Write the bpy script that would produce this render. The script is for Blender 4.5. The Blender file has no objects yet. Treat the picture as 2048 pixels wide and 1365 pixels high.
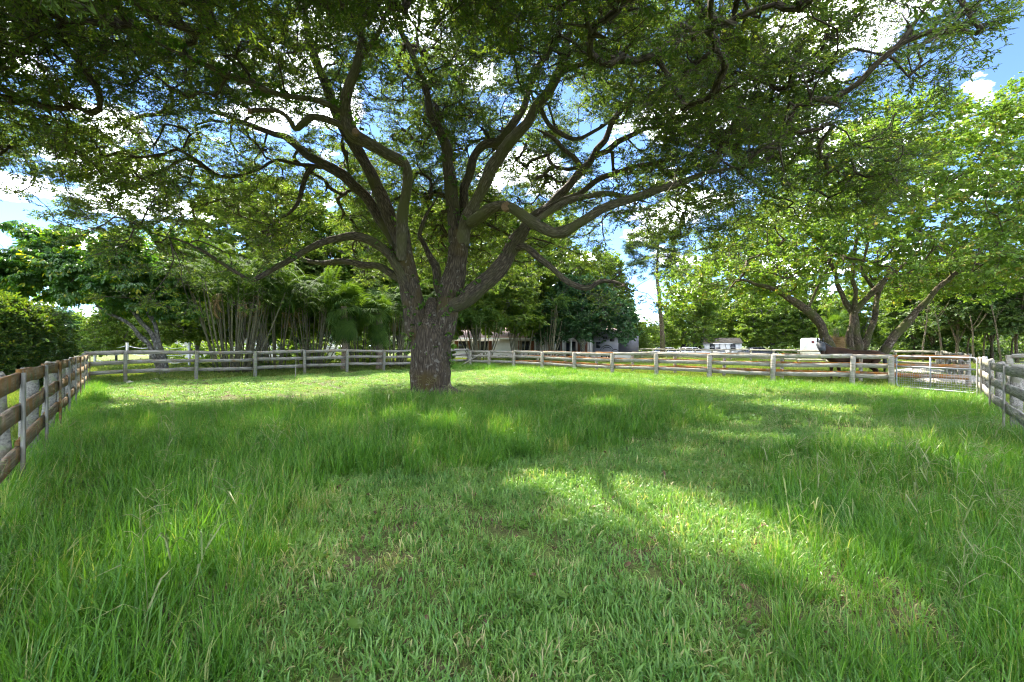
import bpy, math, random
import numpy as np
from mathutils import Vector, Matrix, Euler
R = math.radians
rng = np.random.default_rng(7)
random.seed(7)
sc = bpy.context.scene
COL = sc.collection

# ------------------------------------------------------------------ camera
F, HOR, CAMH = 910.0, 693.0, 1.5           # focal length in photo pixels, horizon row, camera height
cam = bpy.data.cameras.new('camera'); camo = bpy.data.objects.new('camera', cam); COL.objects.link(camo)
cam.sensor_width = 36; cam.lens = 36 * F / 2048; cam.shift_y = (HOR - 682.5) / 2048
cam.clip_start = 0.05; cam.clip_end = 2000
camo.location = (0, 0, CAMH); camo.rotation_euler = (R(90), 0, 0)
sc.camera = camo

# ------------------------------------------------------------------ sky and sun
SUN_AZ, SUN_EL = -25.0, 47.0                # degrees: left of the view direction, above the horizon
sd = Vector((math.sin(R(SUN_AZ)) * math.cos(R(SUN_EL)), math.cos(R(SUN_AZ)) * math.cos(R(SUN_EL)), math.sin(R(SUN_EL))))
w = bpy.data.worlds.new('World'); sc.world = w; w.use_nodes = True
nt = w.node_tree; nt.nodes.clear()
N = nt.nodes.new; L = nt.links.new
out = N('ShaderNodeOutputWorld'); bg = N('ShaderNodeBackground'); bg.inputs[1].default_value = 0.05
sky = N('ShaderNodeTexSky'); sky.sky_type = 'NISHITA'; sky.sun_disc = False
sky.sun_elevation = R(SUN_EL); sky.sun_rotation = R(SUN_AZ); sky.air_density = 0.5; sky.dust_density = 0.0; sky.ozone_density = 5.0
tc = N('ShaderNodeTexCoord'); sep = N('ShaderNodeSeparateXYZ'); L(tc.outputs['Generated'], sep.inputs[0])
mx = N('ShaderNodeMath'); mx.operation = 'MAXIMUM'; mx.inputs[1].default_value = 0.0; L(sep.outputs[2], mx.inputs[0])
ad = N('ShaderNodeMath'); ad.inputs[1].default_value = 0.16; L(mx.outputs[0], ad.inputs[0])
cb = N('ShaderNodeCombineXYZ')
for i in (0, 1):
    dv = N('ShaderNodeMath'); dv.operation = 'DIVIDE'; L(sep.outputs[i], dv.inputs[0]); L(ad.outputs[0], dv.inputs[1]); L(dv.outputs[0], cb.inputs[i])
no = N('ShaderNodeTexNoise'); no.inputs['Scale'].default_value = 2.4; no.inputs['Detail'].default_value = 9; no.inputs['Roughness'].default_value = 0.58
vm = N('ShaderNodeVectorMath'); vm.inputs[1].default_value = (2, 8, 3); L(cb.outputs[0], vm.inputs[0]); L(vm.outputs[0], no.inputs['Vector'])
cr = N('ShaderNodeValToRGB'); cr.color_ramp.elements[0].position = 0.53; cr.color_ramp.elements[1].position = 0.86
L(no.outputs[0], cr.inputs[0])
mixc = N('ShaderNodeMix'); mixc.data_type = 'RGBA'
L(cr.outputs[0], mixc.inputs[0]); L(sky.outputs[0], mixc.inputs[6]); mixc.inputs[7].default_value = (95, 95.5, 96.5, 1)
L(mixc.outputs[2], bg.inputs[0]); L(bg.outputs[0], out.inputs[0])
sun = bpy.data.lights.new('sun', 'SUN'); sun.energy = 2.0; sun.angle = R(0.53); sun.color = (1.0, 0.93, 0.80)
suno = bpy.data.objects.new('sun', sun); COL.objects.link(suno)
suno.rotation_euler = sd.to_track_quat('Z', 'Y').to_euler(); suno.location = (0, 0, 40)
sc.view_settings.view_transform = 'Standard'; sc.view_settings.look = 'None'; sc.view_settings.gamma = 1
sc.view_settings.use_curve_mapping = False
sc.view_settings.exposure = 3.4
sc.render.engine = 'CYCLES'
cy = sc.cycles
cy.use_denoising = True; cy.denoiser = 'OPENIMAGEDENOISE'; cy.denoising_prefilter = 'NONE'; cy.denoising_input_passes = 'RGB_ALBEDO_NORMAL'
cy.max_bounces = 7; cy.diffuse_bounces = 4; cy.glossy_bounces = 2; cy.transmission_bounces = 6; cy.transparent_max_bounces = 4
cy.sample_clamp_indirect = 6; cy.filter_width = 1.15
cy.use_adaptive_sampling = True; cy.adaptive_threshold = 0.02

# ------------------------------------------------------------------ helpers
def at(px, py, d):                          # a photo pixel at a distance -> a point in the place
    return np.array([(px - 1024) / F * d, d, CAMH - (py - HOR) / F * d])
def gz(x, y):
    return 0.035 * np.sin(x * 0.55 + 1.3) * np.cos(y * 0.43) + 0.02 * np.sin(x * 1.7 + y * 1.1)
def mesh(name, v, faces, mats=(), midx=None, smooth=False, attr=None):
    v = np.asarray(v, np.float32).reshape(-1, 3)
    fl = [np.asarray(f, np.int32) for f in (faces if isinstance(faces, list) else [faces]) if len(f)]
    me = bpy.data.meshes.new(name)
    me.vertices.add(len(v)); me.vertices.foreach_set('co', v.ravel())
    if fl:
        loops = np.concatenate([f.ravel() for f in fl]); tot = np.concatenate([np.full(len(f), f.shape[1], np.int32) for f in fl])
        me.loops.add(len(loops)); me.loops.foreach_set('vertex_index', loops)
        me.polygons.add(len(tot)); st = np.concatenate([[0], np.cumsum(tot)[:-1]]).astype(np.int32)
        me.polygons.foreach_set('loop_start', st)
        if midx is not None: me.polygons.foreach_set('material_index', np.asarray(midx, np.int32))
        if smooth: me.polygons.foreach_set('use_smooth', np.ones(len(tot), bool))
    if attr:
        for k, (t, a) in attr.items():
            at_ = me.attributes.new(k, t, 'POINT')
            at_.data.foreach_set('vector' if t == 'FLOAT_VECTOR' else 'value', np.ascontiguousarray(a).ravel())
    for m in mats: me.materials.append(m)
    me.update(calc_edges=True); me.validate()
    return me
def obj(name, me, parent=None, loc=None, rot=None, kind=None):
    o = bpy.data.objects.new(name, me); COL.objects.link(o)
    if parent is not None: o.parent = parent
    if loc is not None: o.location = loc
    if rot is not None: o.rotation_euler = rot
    if kind: o['kind'] = kind
    return o
def thing(name, label, cat, loc=(0, 0, 0), rotz=0, group=None):
    o = bpy.data.objects.new(name, None); COL.objects.link(o); o.location = loc; o.rotation_euler = (0, 0, rotz)
    o['label'] = label; o['category'] = cat
    if group: o['group'] = group
    return o
def copy_tree(src, label, loc, rotz=0, scale=(1, 1, 1)):
    def cp(o, par):
        c = o.copy(); COL.objects.link(c); c.parent = par
        for ch in [x for x in KIDS.get(o.name, [])]: cp(ch, c)
        return c
    KIDS = {}
    for x in COL.objects:
        if x.parent is not None: KIDS.setdefault(x.parent.name, []).append(x)
    r = cp(src, None); r['label'] = label; r.location = loc; r.rotation_euler = (0, 0, rotz); r.scale = scale
    return r
BOXF = np.array([[0, 3, 2, 1], [4, 5, 6, 7], [0, 1, 5, 4], [1, 2, 6, 5], [2, 3, 7, 6], [3, 0, 4, 7]])
def boxv(x0, x1, y0, y1, z0, z1):
    return np.array([[x0, y0, z0], [x1, y0, z0], [x1, y1, z0], [x0, y1, z0], [x0, y0, z1], [x1, y0, z1], [x1, y1, z1], [x0, y1, z1]], float)
class MB:                                    # collects pieces of ONE part
    def __init__(s): s.v = []; s.q = []; s.t = []; s.n = 0
    def add(s, v, q=None, t=None):
        v = np.asarray(v, float)
        if q is not None and len(q): s.q.append(np.asarray(q) + s.n)
        if t is not None and len(t): s.t.append(np.asarray(t) + s.n)
        s.v.append(v); s.n += len(v); return s
    def box(s, *a): return s.add(boxv(*a), BOXF)
    def tube(s, pts, rad, n=8, cap=True):
        v, q, t, _ = tube(pts, rad, n, cap); return s.add(v, q, t)
    def prism(s, poly, y0, y1):              # polygon in xz, extruded along y
        k = len(poly); a = [[p[0], y0, p[1]] for p in poly] + [[p[0], y1, p[1]] for p in poly]
        s.add(a, [[i, (i + 1) % k, k + (i + 1) % k, k + i] for i in range(k)],
              [[0, i + 1, i] for i in range(1, k - 1)] + [[k, k + i, k + i + 1] for i in range(1, k - 1)]); return s
    def build(s, name, mat, parent=None, smooth=False, loc=None, rot=None, kind=None):
        f = []
        if s.q: f.append(np.concatenate(s.q))
        if s.t: f.append(np.concatenate(s.t))
        return obj(name, mesh(name, np.concatenate(s.v), f, [mat], smooth=smooth), parent, loc, rot, kind)
def tube(pts, rad, n=8, cap=True, rough=0.0, seed=0, lobes=None):
    pts = np.asarray(pts, float); rad = np.broadcast_to(np.asarray(rad, float), (len(pts),))
    tg = np.gradient(pts, axis=0); tg /= np.linalg.norm(tg, axis=1)[:, None] + 1e-9
    ref = np.array([0.31, 0.95, 0.05]) if abs(tg[0][2]) > 0.8 else np.array([0, 0, 1.0])
    u = np.cross(tg[0], ref); u /= np.linalg.norm(u)
    us = []
    for t in tg:
        u = u - t * np.dot(u, t); u /= np.linalg.norm(u) + 1e-9; us.append(u.copy())
    us = np.array(us); vs = np.cross(tg, us)
    th = np.linspace(0, 2 * np.pi, n, endpoint=False)
    ln = np.concatenate([[0], np.cumsum(np.linalg.norm(np.diff(pts, axis=0), axis=1))])
    rr = np.repeat(rad[:, None], n, 1)
    if rough > 0:
        rg = np.random.default_rng(seed); p = rg.uniform(0, 6.28, 14)
        A, B = np.meshgrid(th, ln)
        rid = (np.sin(A * 3 + B * .9 + p[0]) + .7 * np.sin(A * 5 - B * 1.4 + p[1]) + .6 * np.sin(A * 2 + B * 2.3 + p[2]) + .45 * np.sin(A * 4 + B * 5.1 + p[3])
               + .3 * np.sin(A * 9 + 2 * np.sin(B * 3 + p[4])) + .3 * np.sin(A * 14 + 2.5 * np.sin(B * 2.1 + p[5]) + p[6]))
        rr = rr * (1 + rough * rid * .35) 
    if lobes is not None: rr = rr * lobes(th[None, :], ln[:, None])
    ring = pts[:, None, :] + rr[..., None] * (np.cos(th)[None, :, None] * us[:, None, :] + np.sin(th)[None, :, None] * vs[:, None, :])
    m = len(pts); v = ring.reshape(-1, 3)
    i = np.arange(m - 1)[:, None] * n; j = np.arange(n)[None, :]; j2 = (j + 1) % n
    q = np.stack([i + j, i + j2, i + n + j2, i + n + j], -1).reshape(-1, 4)
    bk = np.stack([np.cos(th)[None, :] * rr, np.sin(th)[None, :] * rr, np.repeat(ln[:, None], n, 1) + seed * 3.7], -1).reshape(-1, 3)
    t = []
    if cap:
        v = np.concatenate([v, pts[:1], pts[-1:]]); bk = np.concatenate([bk, [[0, 0, 0]], [[0, 0, ln[-1]]]])
        a, b = m * n, m * n + 1
        t = [[a, (k + 1) % n, k] for k in range(n)] + [[b, (m - 1) * n + k, (m - 1) * n + (k + 1) % n] for k in range(n)]
    return v, q, np.array(t, int).reshape(-1, 3), bk
def spline(pts, step):                       # Catmull-Rom through rows of numbers, resampled
    P = np.asarray(pts, float); P = np.concatenate([2 * P[:1] - P[1:2], P, 2 * P[-1:] - P[-2:-1]])
    o = []
    for i in range(1, len(P) - 2):
        a, b, c, d = P[i - 1], P[i], P[i + 1], P[i + 2]
        k = max(2, int(np.linalg.norm((c - b)[:3]) / step))
        for s in np.linspace(0, 1, k, endpoint=False):
            o.append(.5 * (2 * b + (c - a) * s + (2 * a - 5 * b + 4 * c - d) * s ** 2 + (3 * b - a - 3 * c + d) * s ** 3))
    o.append(P[-2]); return np.array(o)

# ------------------------------------------------------------------ materials
def newmat(name):
    m = bpy.data.materials.new(name); m.use_nodes = True; t = m.node_tree; t.nodes.clear()
    o = t.nodes.new('ShaderNodeOutputMaterial'); b = t.nodes.new('ShaderNodeBsdfPrincipled'); t.links.new(b.outputs[0], o.inputs[0])
    return m, t, b, o
def plain(name, col, rough=.6, metal=0, var=.12, scale=6, bump=0.0):
    m, t, b, o = newmat(name); n = t.nodes; l = t.links.new
    b.inputs['Roughness'].default_value = rough; b.inputs['Metallic'].default_value = metal
    tcn = n.new('ShaderNodeTexCoord'); nz = n.new('ShaderNodeTexNoise'); nz.inputs['Scale'].default_value = scale; nz.inputs['Detail'].default_value = 6
    l(tcn.outputs['Object'], nz.inputs['Vector'])
    r = n.new('ShaderNodeValToRGB'); r.color_ramp.elements[0].position = .3; r.color_ramp.elements[1].position = .7
    r.color_ramp.elements[0].color = (*[c * (1 - var) for c in col], 1); r.color_ramp.elements[1].color = (*[min(1, c * (1 + var)) for c in col], 1)
    l(nz.outputs[0], r.inputs[0]); l(r.outputs[0], b.inputs['Base Color'])
    if bump:
        bp = n.new('ShaderNodeBump'); bp.inputs['Strength'].default_value = bump; bp.inputs['Distance'].default_value = .02
        l(nz.outputs[0], bp.inputs['Height']); l(bp.outputs[0], b.inputs['Normal'])
    return m
def leafmat(name, c1, c2, tr, trans=.42, rough=.45, c3=None, spec=.35, patch=0):
    m, t, b, o = newmat(name); n = t.nodes; l = t.links.new
    oi = n.new('ShaderNodeObjectInfo'); ge = n.new('ShaderNodeNewGeometry')
    a = n.new('ShaderNodeMath'); a.operation = 'MULTIPLY_ADD'; a.inputs[1].default_value = .5
    l(ge.outputs['Random Per Island'], a.inputs[0]); h = n.new('ShaderNodeMath'); h.operation = 'MULTIPLY'; h.inputs[1].default_value = .5
    l(oi.outputs['Random'], h.inputs[0]); l(h.outputs[0], a.inputs[2])
    r = n.new('ShaderNodeValToRGB'); e = r.color_ramp.elements
    e[0].position = .15; e[0].color = (*c1, 1); e[1].position = .8; e[1].color = (*c2, 1)
    if c3: x = e.new(.87); x.color = (*c3, 1)
    src = a.outputs[0]
    if patch:
        pn_ = n.new('ShaderNodeTexNoise'); pn_.inputs['Scale'].default_value = .9; pn_.inputs['Detail'].default_value = 4; l(oi.outputs['Location'], pn_.inputs['Vector'])
        pm = n.new('ShaderNodeMath'); pm.operation = 'MULTIPLY_ADD'; pm.inputs[1].default_value = patch; l(pn_.outputs[0], pm.inputs[0]); l(src, pm.inputs[2])
        ps = n.new('ShaderNodeMath'); ps.operation = 'SUBTRACT'; ps.inputs[1].default_value = patch * .5; l(pm.outputs[0], ps.inputs[0]); src = ps.outputs[0]
    l(src, r.inputs[0]); l(r.outputs[0], b.inputs['Base Color'])
    b.inputs['Roughness'].default_value = rough; b.inputs['Specular IOR Level'].default_value = spec
    tl = n.new('ShaderNodeBsdfTranslucent'); mm = n.new('ShaderNodeMix'); mm.data_type = 'RGBA'; mm.blend_type = 'MULTIPLY'; mm.inputs[0].default_value = 1
    l(r.outputs[0], mm.inputs[6]); mm.inputs[7].default_value = (*tr, 1); l(mm.outputs[2], tl.inputs[0])
    ms = n.new('ShaderNodeMixShader'); ms.inputs[0].default_value = trans
    l(b.outputs[0], ms.inputs[1]); l(tl.outputs[0], ms.inputs[2]); l(ms.outputs[0], o.inputs[0])
    return m
def barkmat(name, dark, light, moss=None, moss_amt=.0, sc_=(26, 26, 5), lich=None, bump=.9):
    m, t, b, o = newmat(name); n = t.nodes; l = t.links.new
    atn = n.new('ShaderNodeAttribute'); atn.attribute_name = 'bk'
    mp = n.new('ShaderNodeMapping'); mp.inputs['Scale'].default_value = sc_; l(atn.outputs['Vector'], mp.inputs[0])
    nz = n.new('ShaderNodeTexNoise'); nz.inputs['Scale'].default_value = 1; nz.inputs['Detail'].default_value = 5; nz.inputs['Distortion'].default_value = .6
    vo = n.new('ShaderNodeTexVoronoi'); vo.feature = 'DISTANCE_TO_EDGE'; vo.inputs['Scale'].default_value = .75
    l(mp.outputs[0], nz.inputs['Vector'])
    dm = n.new('ShaderNodeMix'); dm.data_type = 'RGBA'; dm.inputs[0].default_value = .35; l(mp.outputs[0], dm.inputs[6]); l(nz.outputs['Color'], dm.inputs[7]); l(dm.outputs[2], vo.inputs['Vector'])
    h = n.new('ShaderNodeMath'); h.operation = 'MULTIPLY_ADD'; h.inputs[1].default_value = 1.3; l(vo.outputs['Distance'], h.inputs[0])
    hs = n.new('ShaderNodeMath'); hs.operation = 'MULTIPLY'; hs.inputs[1].default_value = .75; l(nz.outputs[0], hs.inputs[0]); l(hs.outputs[0], h.inputs[2])
    r = n.new('ShaderNodeValToRGB'); e = r.color_ramp.elements; e[0].position = .28; e[0].color = (*dark, 1); e[1].position = .85; e[1].color = (*light, 1)
    l(h.outputs[0], r.inputs[0]); cur = r.outputs[0]
    n2 = n.new('ShaderNodeTexNoise'); n2.inputs['Scale'].default_value = 1.1; n2.inputs['Detail'].default_value = 7; l(atn.outputs['Vector'], n2.inputs['Vector'])
    if moss:
        rr = n.new('ShaderNodeValToRGB'); rr.color_ramp.elements[0].position = .62 - moss_amt * .3; rr.color_ramp.elements[1].position = .75 - moss_amt * .2
        l(n2.outputs[0], rr.inputs[0]); mi = n.new('ShaderNodeMix'); mi.data_type = 'RGBA'; l(rr.outputs[0], mi.inputs[0]); l(cur, mi.inputs[6]); mi.inputs[7].default_value = (*moss, 1); cur = mi.outputs[2]
    if lich:
        n3 = n.new('ShaderNodeTexNoise'); n3.inputs['Scale'].default_value = 7; n3.inputs['Detail'].default_value = 3; l(atn.outputs['Vector'], n3.inputs['Vector'])
        rr = n.new('ShaderNodeValToRGB'); rr.color_ramp.elements[0].position = .6; rr.color_ramp.elements[1].position = .68
        l(n3.outputs[0], rr.inputs[0]); mi = n.new('ShaderNodeMix'); mi.data_type = 'RGBA'; l(rr.outputs[0], mi.inputs[0]); l(cur, mi.inputs[6]); mi.inputs[7].default_value = (*lich, 1); cur = mi.outputs[2]
    l(cur, b.inputs['Base Color']); b.inputs['Roughness'].default_value = .9; b.inputs['Specular IOR Level'].default_value = .2
    bp = n.new('ShaderNodeBump'); bp.inputs['Strength'].default_value = bump; bp.inputs['Distance'].default_value = .03
    l(h.outputs[0], bp.inputs['Height']); l(bp.outputs[0], b.inputs['Normal'])
    return m
def woodmat(name, base, dark, stain, amt=.5, green=(.13, .14, .06)):
    m, t, b, o = newmat(name); n = t.nodes; l = t.links.new
    tcn = n.new('ShaderNodeTexCoord'); oi = n.new('ShaderNodeObjectInfo')
    sh = n.new('ShaderNodeVectorMath'); sh.operation = 'SCALE'; cmb = n.new('ShaderNodeCombineXYZ')
    for i in range(3): l(oi.outputs['Random'], cmb.inputs[i])
    l(cmb.outputs[0], sh.inputs[0]); sh.inputs['Scale'].default_value = 37
    addv = n.new('ShaderNodeVectorMath'); l(tcn.outputs['Object'], addv.inputs[0]); l(sh.outputs[0], addv.inputs[1])
    mp = n.new('ShaderNodeMapping'); mp.inputs['Scale'].default_value = (1.2, 22, 22); l(addv.outputs[0], mp.inputs[0])
    g = n.new('ShaderNodeTexNoise'); g.inputs['Scale'].default_value = 2.2; g.inputs['Detail'].default_value = 8; l(mp.outputs[0], g.inputs['Vector'])
    r = n.new('ShaderNodeValToRGB'); e = r.color_ramp.elements; e[0].position = .33; e[0].color = (*dark, 1); e[1].position = .62; e[1].color = (*base, 1); l(g.outputs[0], r.inputs[0])
    s = n.new('ShaderNodeTexNoise'); s.inputs['Scale'].default_value = 2.6; s.inputs['Detail'].default_value = 8; s.inputs['Roughness'].default_value = .65; l(addv.outputs[0], s.inputs['Vector'])
    rr = n.new('ShaderNodeValToRGB'); rr.color_ramp.elements[0].position = .62 - .25 * amt; rr.color_ramp.elements[1].position = .78 - .25 * amt; l(s.outputs[0], rr.inputs[0])
    mi = n.new('ShaderNodeMix'); mi.data_type = 'RGBA'; l(rr.outputs[0], mi.inputs[0]); l(r.outputs[0], mi.inputs[6]); mi.inputs[7].default_value = (*stain, 1)
    s2 = n.new('ShaderNodeTexNoise'); s2.inputs['Scale'].default_value = 7; s2.inputs['Detail'].default_value = 5; l(addv.outputs[0], s2.inputs['Vector'])
    r2 = n.new('ShaderNodeValToRGB'); r2.color_ramp.elements[0].position = .56; r2.color_ramp.elements[1].position = .66; l(s2.outputs[0], r2.inputs[0])
    m2 = n.new('ShaderNodeMix'); m2.data_type = 'RGBA'; l(r2.outputs[0], m2.inputs[0]); l(mi.outputs[2], m2.inputs[6]); m2.inputs[7].default_value = (*green, 1)
    l(m2.outputs[2], b.inputs['Base Color']); b.inputs['Roughness'].default_value = .88; b.inputs['Specular IOR Level'].default_value = .2
    bp = n.new('ShaderNodeBump'); bp.inputs['Strength'].default_value = .6; bp.inputs['Distance'].default_value = .008; l(g.outputs[0], bp.inputs['Height']); l(bp.outputs[0], b.inputs['Normal'])
    return m

M = {}
M['oak_bark'] = barkmat('oak_bark', (.024, .017, .011), (.125, .097, .068), (.085, .062, .022), .4, (40, 40, 5.5), (.165, .145, .115))
M['oak_limb'] = barkmat('oak_limb', (.027, .020, .014), (.13, .104, .074), (.075, .072, .03), .5, (34, 34, 8))
M['pale_limb'] = barkmat('pale_limb', (.052, .042, .029), (.175, .148, .108), (.10, .098, .042), .6, (40, 40, 9), bump=.5)
M['twig'] = plain('twig', (.09, .07, .05), .9)
M['grey_bark'] = barkmat('grey_bark', (.07, .065, .055), (.26, .24, .21), (.12, .12, .06), .25, (18, 18, 9), (.34, .34, .31), .6)
M['mossy_bark'] = barkmat('mossy_bark', (.035, .026, .017), (.14, .105, .07), (.07, .075, .022), .6, (20, 20, 8), (.24, .20, .155), .7)
M['cut'] = plain('cut_wood', (.20, .12, .07), .8, var=.35, scale=30)
M['oak_leaf'] = leafmat('oak_leaf', (.055, .10, .028), (.125, .18, .036), (1.8, 1.85, .7), .48, .42, (.22, .25, .04))
M['vine_leaf'] = leafmat('vine_leaf', (.05, .12, .02), (.11, .20, .03), (1.6, 1.7, .6), .4)
M['light_leaf'] = leafmat('light_leaf', (.11, .205, .035), (.22, .315, .055), (1.4, 1.42, .55), .45, .5, (.33, .27, .06))
M['comp_leaf'] = leafmat('compound_leaf', (.04, .105, .03), (.085, .165, .03), (2.2, 2.3, .6), .42, .35, (.28, .28, .02), .45)
M['mid_leaf'] = leafmat('mid_leaf', (.075, .135, .026), (.16, .22, .036), (1.7, 1.7, .55), .45, .5)
M['bright_leaf'] = leafmat('bright_leaf', (.10, .19, .035), (.21, .29, .05), (1.5, 1.5, .6), .44, .5)
M['blue_leaf'] = leafmat('blue_leaf', (.03, .085, .038), (.075, .145, .055), (1.5, 1.7, .8), .34, .5)
M['dark_leaf'] = leafmat('dark_leaf', (.045, .09, .024), (.10, .155, .034), (1.8, 1.8, .6), .42, .5)
M['hedge_leaf'] = leafmat('hedge_leaf', (.028, .07, .02), (.075, .125, .025), (3.0, 2.6, .5), .38, .4, (.13, .15, .02), .4)
M['pine_leaf'] = leafmat('pine_leaf', (.045, .085, .04), (.09, .14, .06), (1.5, 1.6, .7), .25, .6)
M['palm_leaf'] = leafmat('palm_leaf', (.03, .07, .016), (.075, .13, .025), (2.0, 1.9, .5), .36, .75, None, .12)
M['dead_leaf'] = leafmat('dead_leaf', (.22, .13, .06), (.36, .25, .12), (1.2, 1.1, .8), .3, .7)
M['cane'] = plain('cane', (.115, .105, .055), .7, var=.4, scale=9)
M['palm_trunk'] = plain('palm_trunk', (.17, .13, .09), .9, var=.45, scale=14, bump=.8)
M['grass_tall'] = leafmat('grass_tall', (.065, .175, .024), (.14, .28, .038), (1.6, 1.65, .45), .46, .4, (.30, .33, .13), .4, .8)
M['grass_short'] = leafmat('grass_short', (.10, .235, .05), (.20, .335, .075), (1.4, 1.4, .6), .43, .38, (.40, .37, .18), .45, .9)
M['grass_lawn'] = leafmat('grass_lawn', (.08, .145, .025), (.165, .215, .04), (1.5, 1.45, .6), .4, .55, (.30, .25, .12), .3, .8)
M['seed'] = leafmat('seed_stalk', (.16, .22, .07), (.30, .32, .15), (1.3, 1.3, .8), .4, .6)
M['litter'] = leafmat('litter', (.07, .042, .022), (.16, .095, .05), (1.1, 1, .9), .15, .7)
M['wood_left'] = woodmat('wood_left', (.25, .20, .14), (.085, .06, .038), (.20, .105, .03), .75)
M['wood_grey'] = woodmat('wood_grey', (.36, .335, .29), (.13, .115, .095), (.25, .17, .09), .35, (.20, .19, .13))
M['wood_pale'] = woodmat('wood_pale', (.42, .39, .33), (.17, .15, .12), (.24, .19, .11), .3, (.24, .25, .15))
M['wood_rust'] = woodmat('wood_rust', (.30, .24, .18), (.12, .08, .05), (.33, .13, .025), .95, (.24, .12, .04))
M['wood_post'] = woodmat('wood_post', (.27, .26, .215), (.12, .12, .10), (.17, .14, .09), .4, (.19, .21, .12))
M['galv'] = plain('galvanised', (.27, .28, .31), .55, .35, .12, 12)
M['white'] = plain('white_paint', (.72, .72, .70), .6, var=.06)
M['wall'] = plain('stucco', (.68, .66, .62), .9, var=.06, scale=3)
M['roof'] = plain('roof_tile', (.36, .26, .22), .85, var=.25, scale=5, bump=.4)
M['shedroof'] = plain('shed_roof', (.15, .125, .09), .9, var=.4, scale=4)
M['shutter'] = plain('shutter', (.21, .075, .03), .6, var=.15)
M['glass'] = plain('window_glass', (.02, .023, .028), .12, var=.2)
M['greypanel'] = plain('grey_panel', (.26, .26, .31), .45, var=.05)
M['darkgrey'] = plain('dark_grey', (.10, .10, .12), .5, var=.1)
M['black'] = plain('black_trim', (.015, .015, .017), .5, var=.2)
M['rubber'] = plain('rubber', (.02, .02, .02), .8, var=.2)
M['carwhite'] = plain('car_white', (.7, .7, .7), .25, var=.02)
M['cardark'] = plain('car_dark', (.03, .033, .04), .25, var=.05)
M['emblem'] = plain('emblem_red', (.25, .03, .03), .5)
M['horse'] = plain('horse_coat', (.034, .017, .009), .62, var=.5, scale=4)
M['horse'].node_tree.nodes['Principled BSDF'].inputs['Specular IOR Level'].default_value = .15
M['mane'] = plain('horse_mane', (.010, .008, .008), .6, var=.3, scale=40)
M['flymask'] = plain('fly_mask', (.05, .053, .06), .7, var=.3, scale=60)
M['gravel'] = plain('gravel', (.42, .38, .33), .95, var=.3, scale=14, bump=.8)
M['sand'] = plain('sand_drive', (.50, .46, .38), .95, var=.12, scale=.6)
M['stone'] = plain('pale_stone', (.38, .34, .28), .9, var=.2, scale=9, bump=.5)

# ground material: soil and dead thatch under the blades, green where the sward is thick
def groundmat():
    m, t, b, o = newmat('ground'); n = t.nodes; l = t.links.new
    tcn = n.new('ShaderNodeTexCoord')
    def noise(s, d=6, r=.6):
        x = n.new('ShaderNodeTexNoise'); x.inputs['Scale'].default_value = s; x.inputs['Detail'].default_value = d; x.inputs['Roughness'].default_value = r; l(tcn.outputs['Object'], x.inputs['Vector']); return x
    def ramp(src, p0, c0, p1, c1):
        r = n.new('ShaderNodeValToRGB'); e = r.color_ramp.elements; e[0].position = p0; e[0].color = (*c0, 1); e[1].position = p1; e[1].color = (*c1, 1); l(src, r.inputs[0]); return r
    fine = ramp(noise(55).outputs[0], .35, (.06, .042, .026), .68, (.17, .135, .08))
    green = ramp(noise(38).outputs[0], .3, (.06, .11, .02), .7, (.15, .20, .045))
    mk = ramp(noise(.55, 8).outputs[0], .36, (0, 0, 0), .56, (1, 1, 1))
    mi = n.new('ShaderNodeMix'); mi.data_type = 'RGBA'; l(mk.outputs[0], mi.inputs[0]); l(fine.outputs[0], mi.inputs[6]); l(green.outputs[0], mi.inputs[7])
    l(mi.outputs[2], b.inputs['Base Color']); b.inputs['Roughness'].default_value = .95; b.inputs['Specular IOR Level'].default_value = .1
    bp = n.new('ShaderNodeBump'); bp.inputs['Strength'].default_value = .8; bp.inputs['Distance'].default_value = .03; l(noise(40).outputs[0], bp.inputs['Height']); l(bp.outputs[0], b.inputs['Normal'])
    return m
M['ground'] = groundmat()

# ------------------------------------------------------------------ scattering (leaf sprays and grass tufts on points)
def proto_coll(name, meshes):
    c = bpy.data.collections.new(name)
    for i, me in enumerate(meshes):
        o = bpy.data.objects.new(f'{name}_{i:02d}', me); c.objects.link(o)
    ng = bpy.data.node_groups.new(name + '_scatter', 'GeometryNodeTree')
    ng.interface.new_socket('Geometry', in_out='INPUT', socket_type='NodeSocketGeometry')
    ng.interface.new_socket('Geometry', in_out='OUTPUT', socket_type='NodeSocketGeometry')
    n = ng.nodes; l = ng.links.new
    gi = n.new('NodeGroupInput'); go = n.new('NodeGroupOutput'); ip = n.new('GeometryNodeInstanceOnPoints')
    ci = n.new('GeometryNodeCollectionInfo'); ci.inputs['Collection'].default_value = c
    ci.inputs['Separate Children'].default_value = True; ci.inputs['Reset Children'].default_value = True
    def na(nm, dt):
        x = n.new('GeometryNodeInputNamedAttribute'); x.data_type = dt; x.inputs['Name'].default_value = nm; return x.outputs[0]
    er = n.new('FunctionNodeEulerToRotation'); l(na('rot', 'FLOAT_VECTOR'), er.inputs[0])
    l(gi.outputs[0], ip.inputs['Points']); l(ci.outputs[0], ip.inputs['Instance'])
    ip.inputs['Pick Instance'].default_value = True
    l(na('idx', 'INT'), ip.inputs['Instance Index']); l(er.outputs[0], ip.inputs['Rotation']); l(na('scl', 'FLOAT'), ip.inputs['Scale'])
    l(ip.outputs[0], go.inputs[0])
    return ng, len(meshes)
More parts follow.
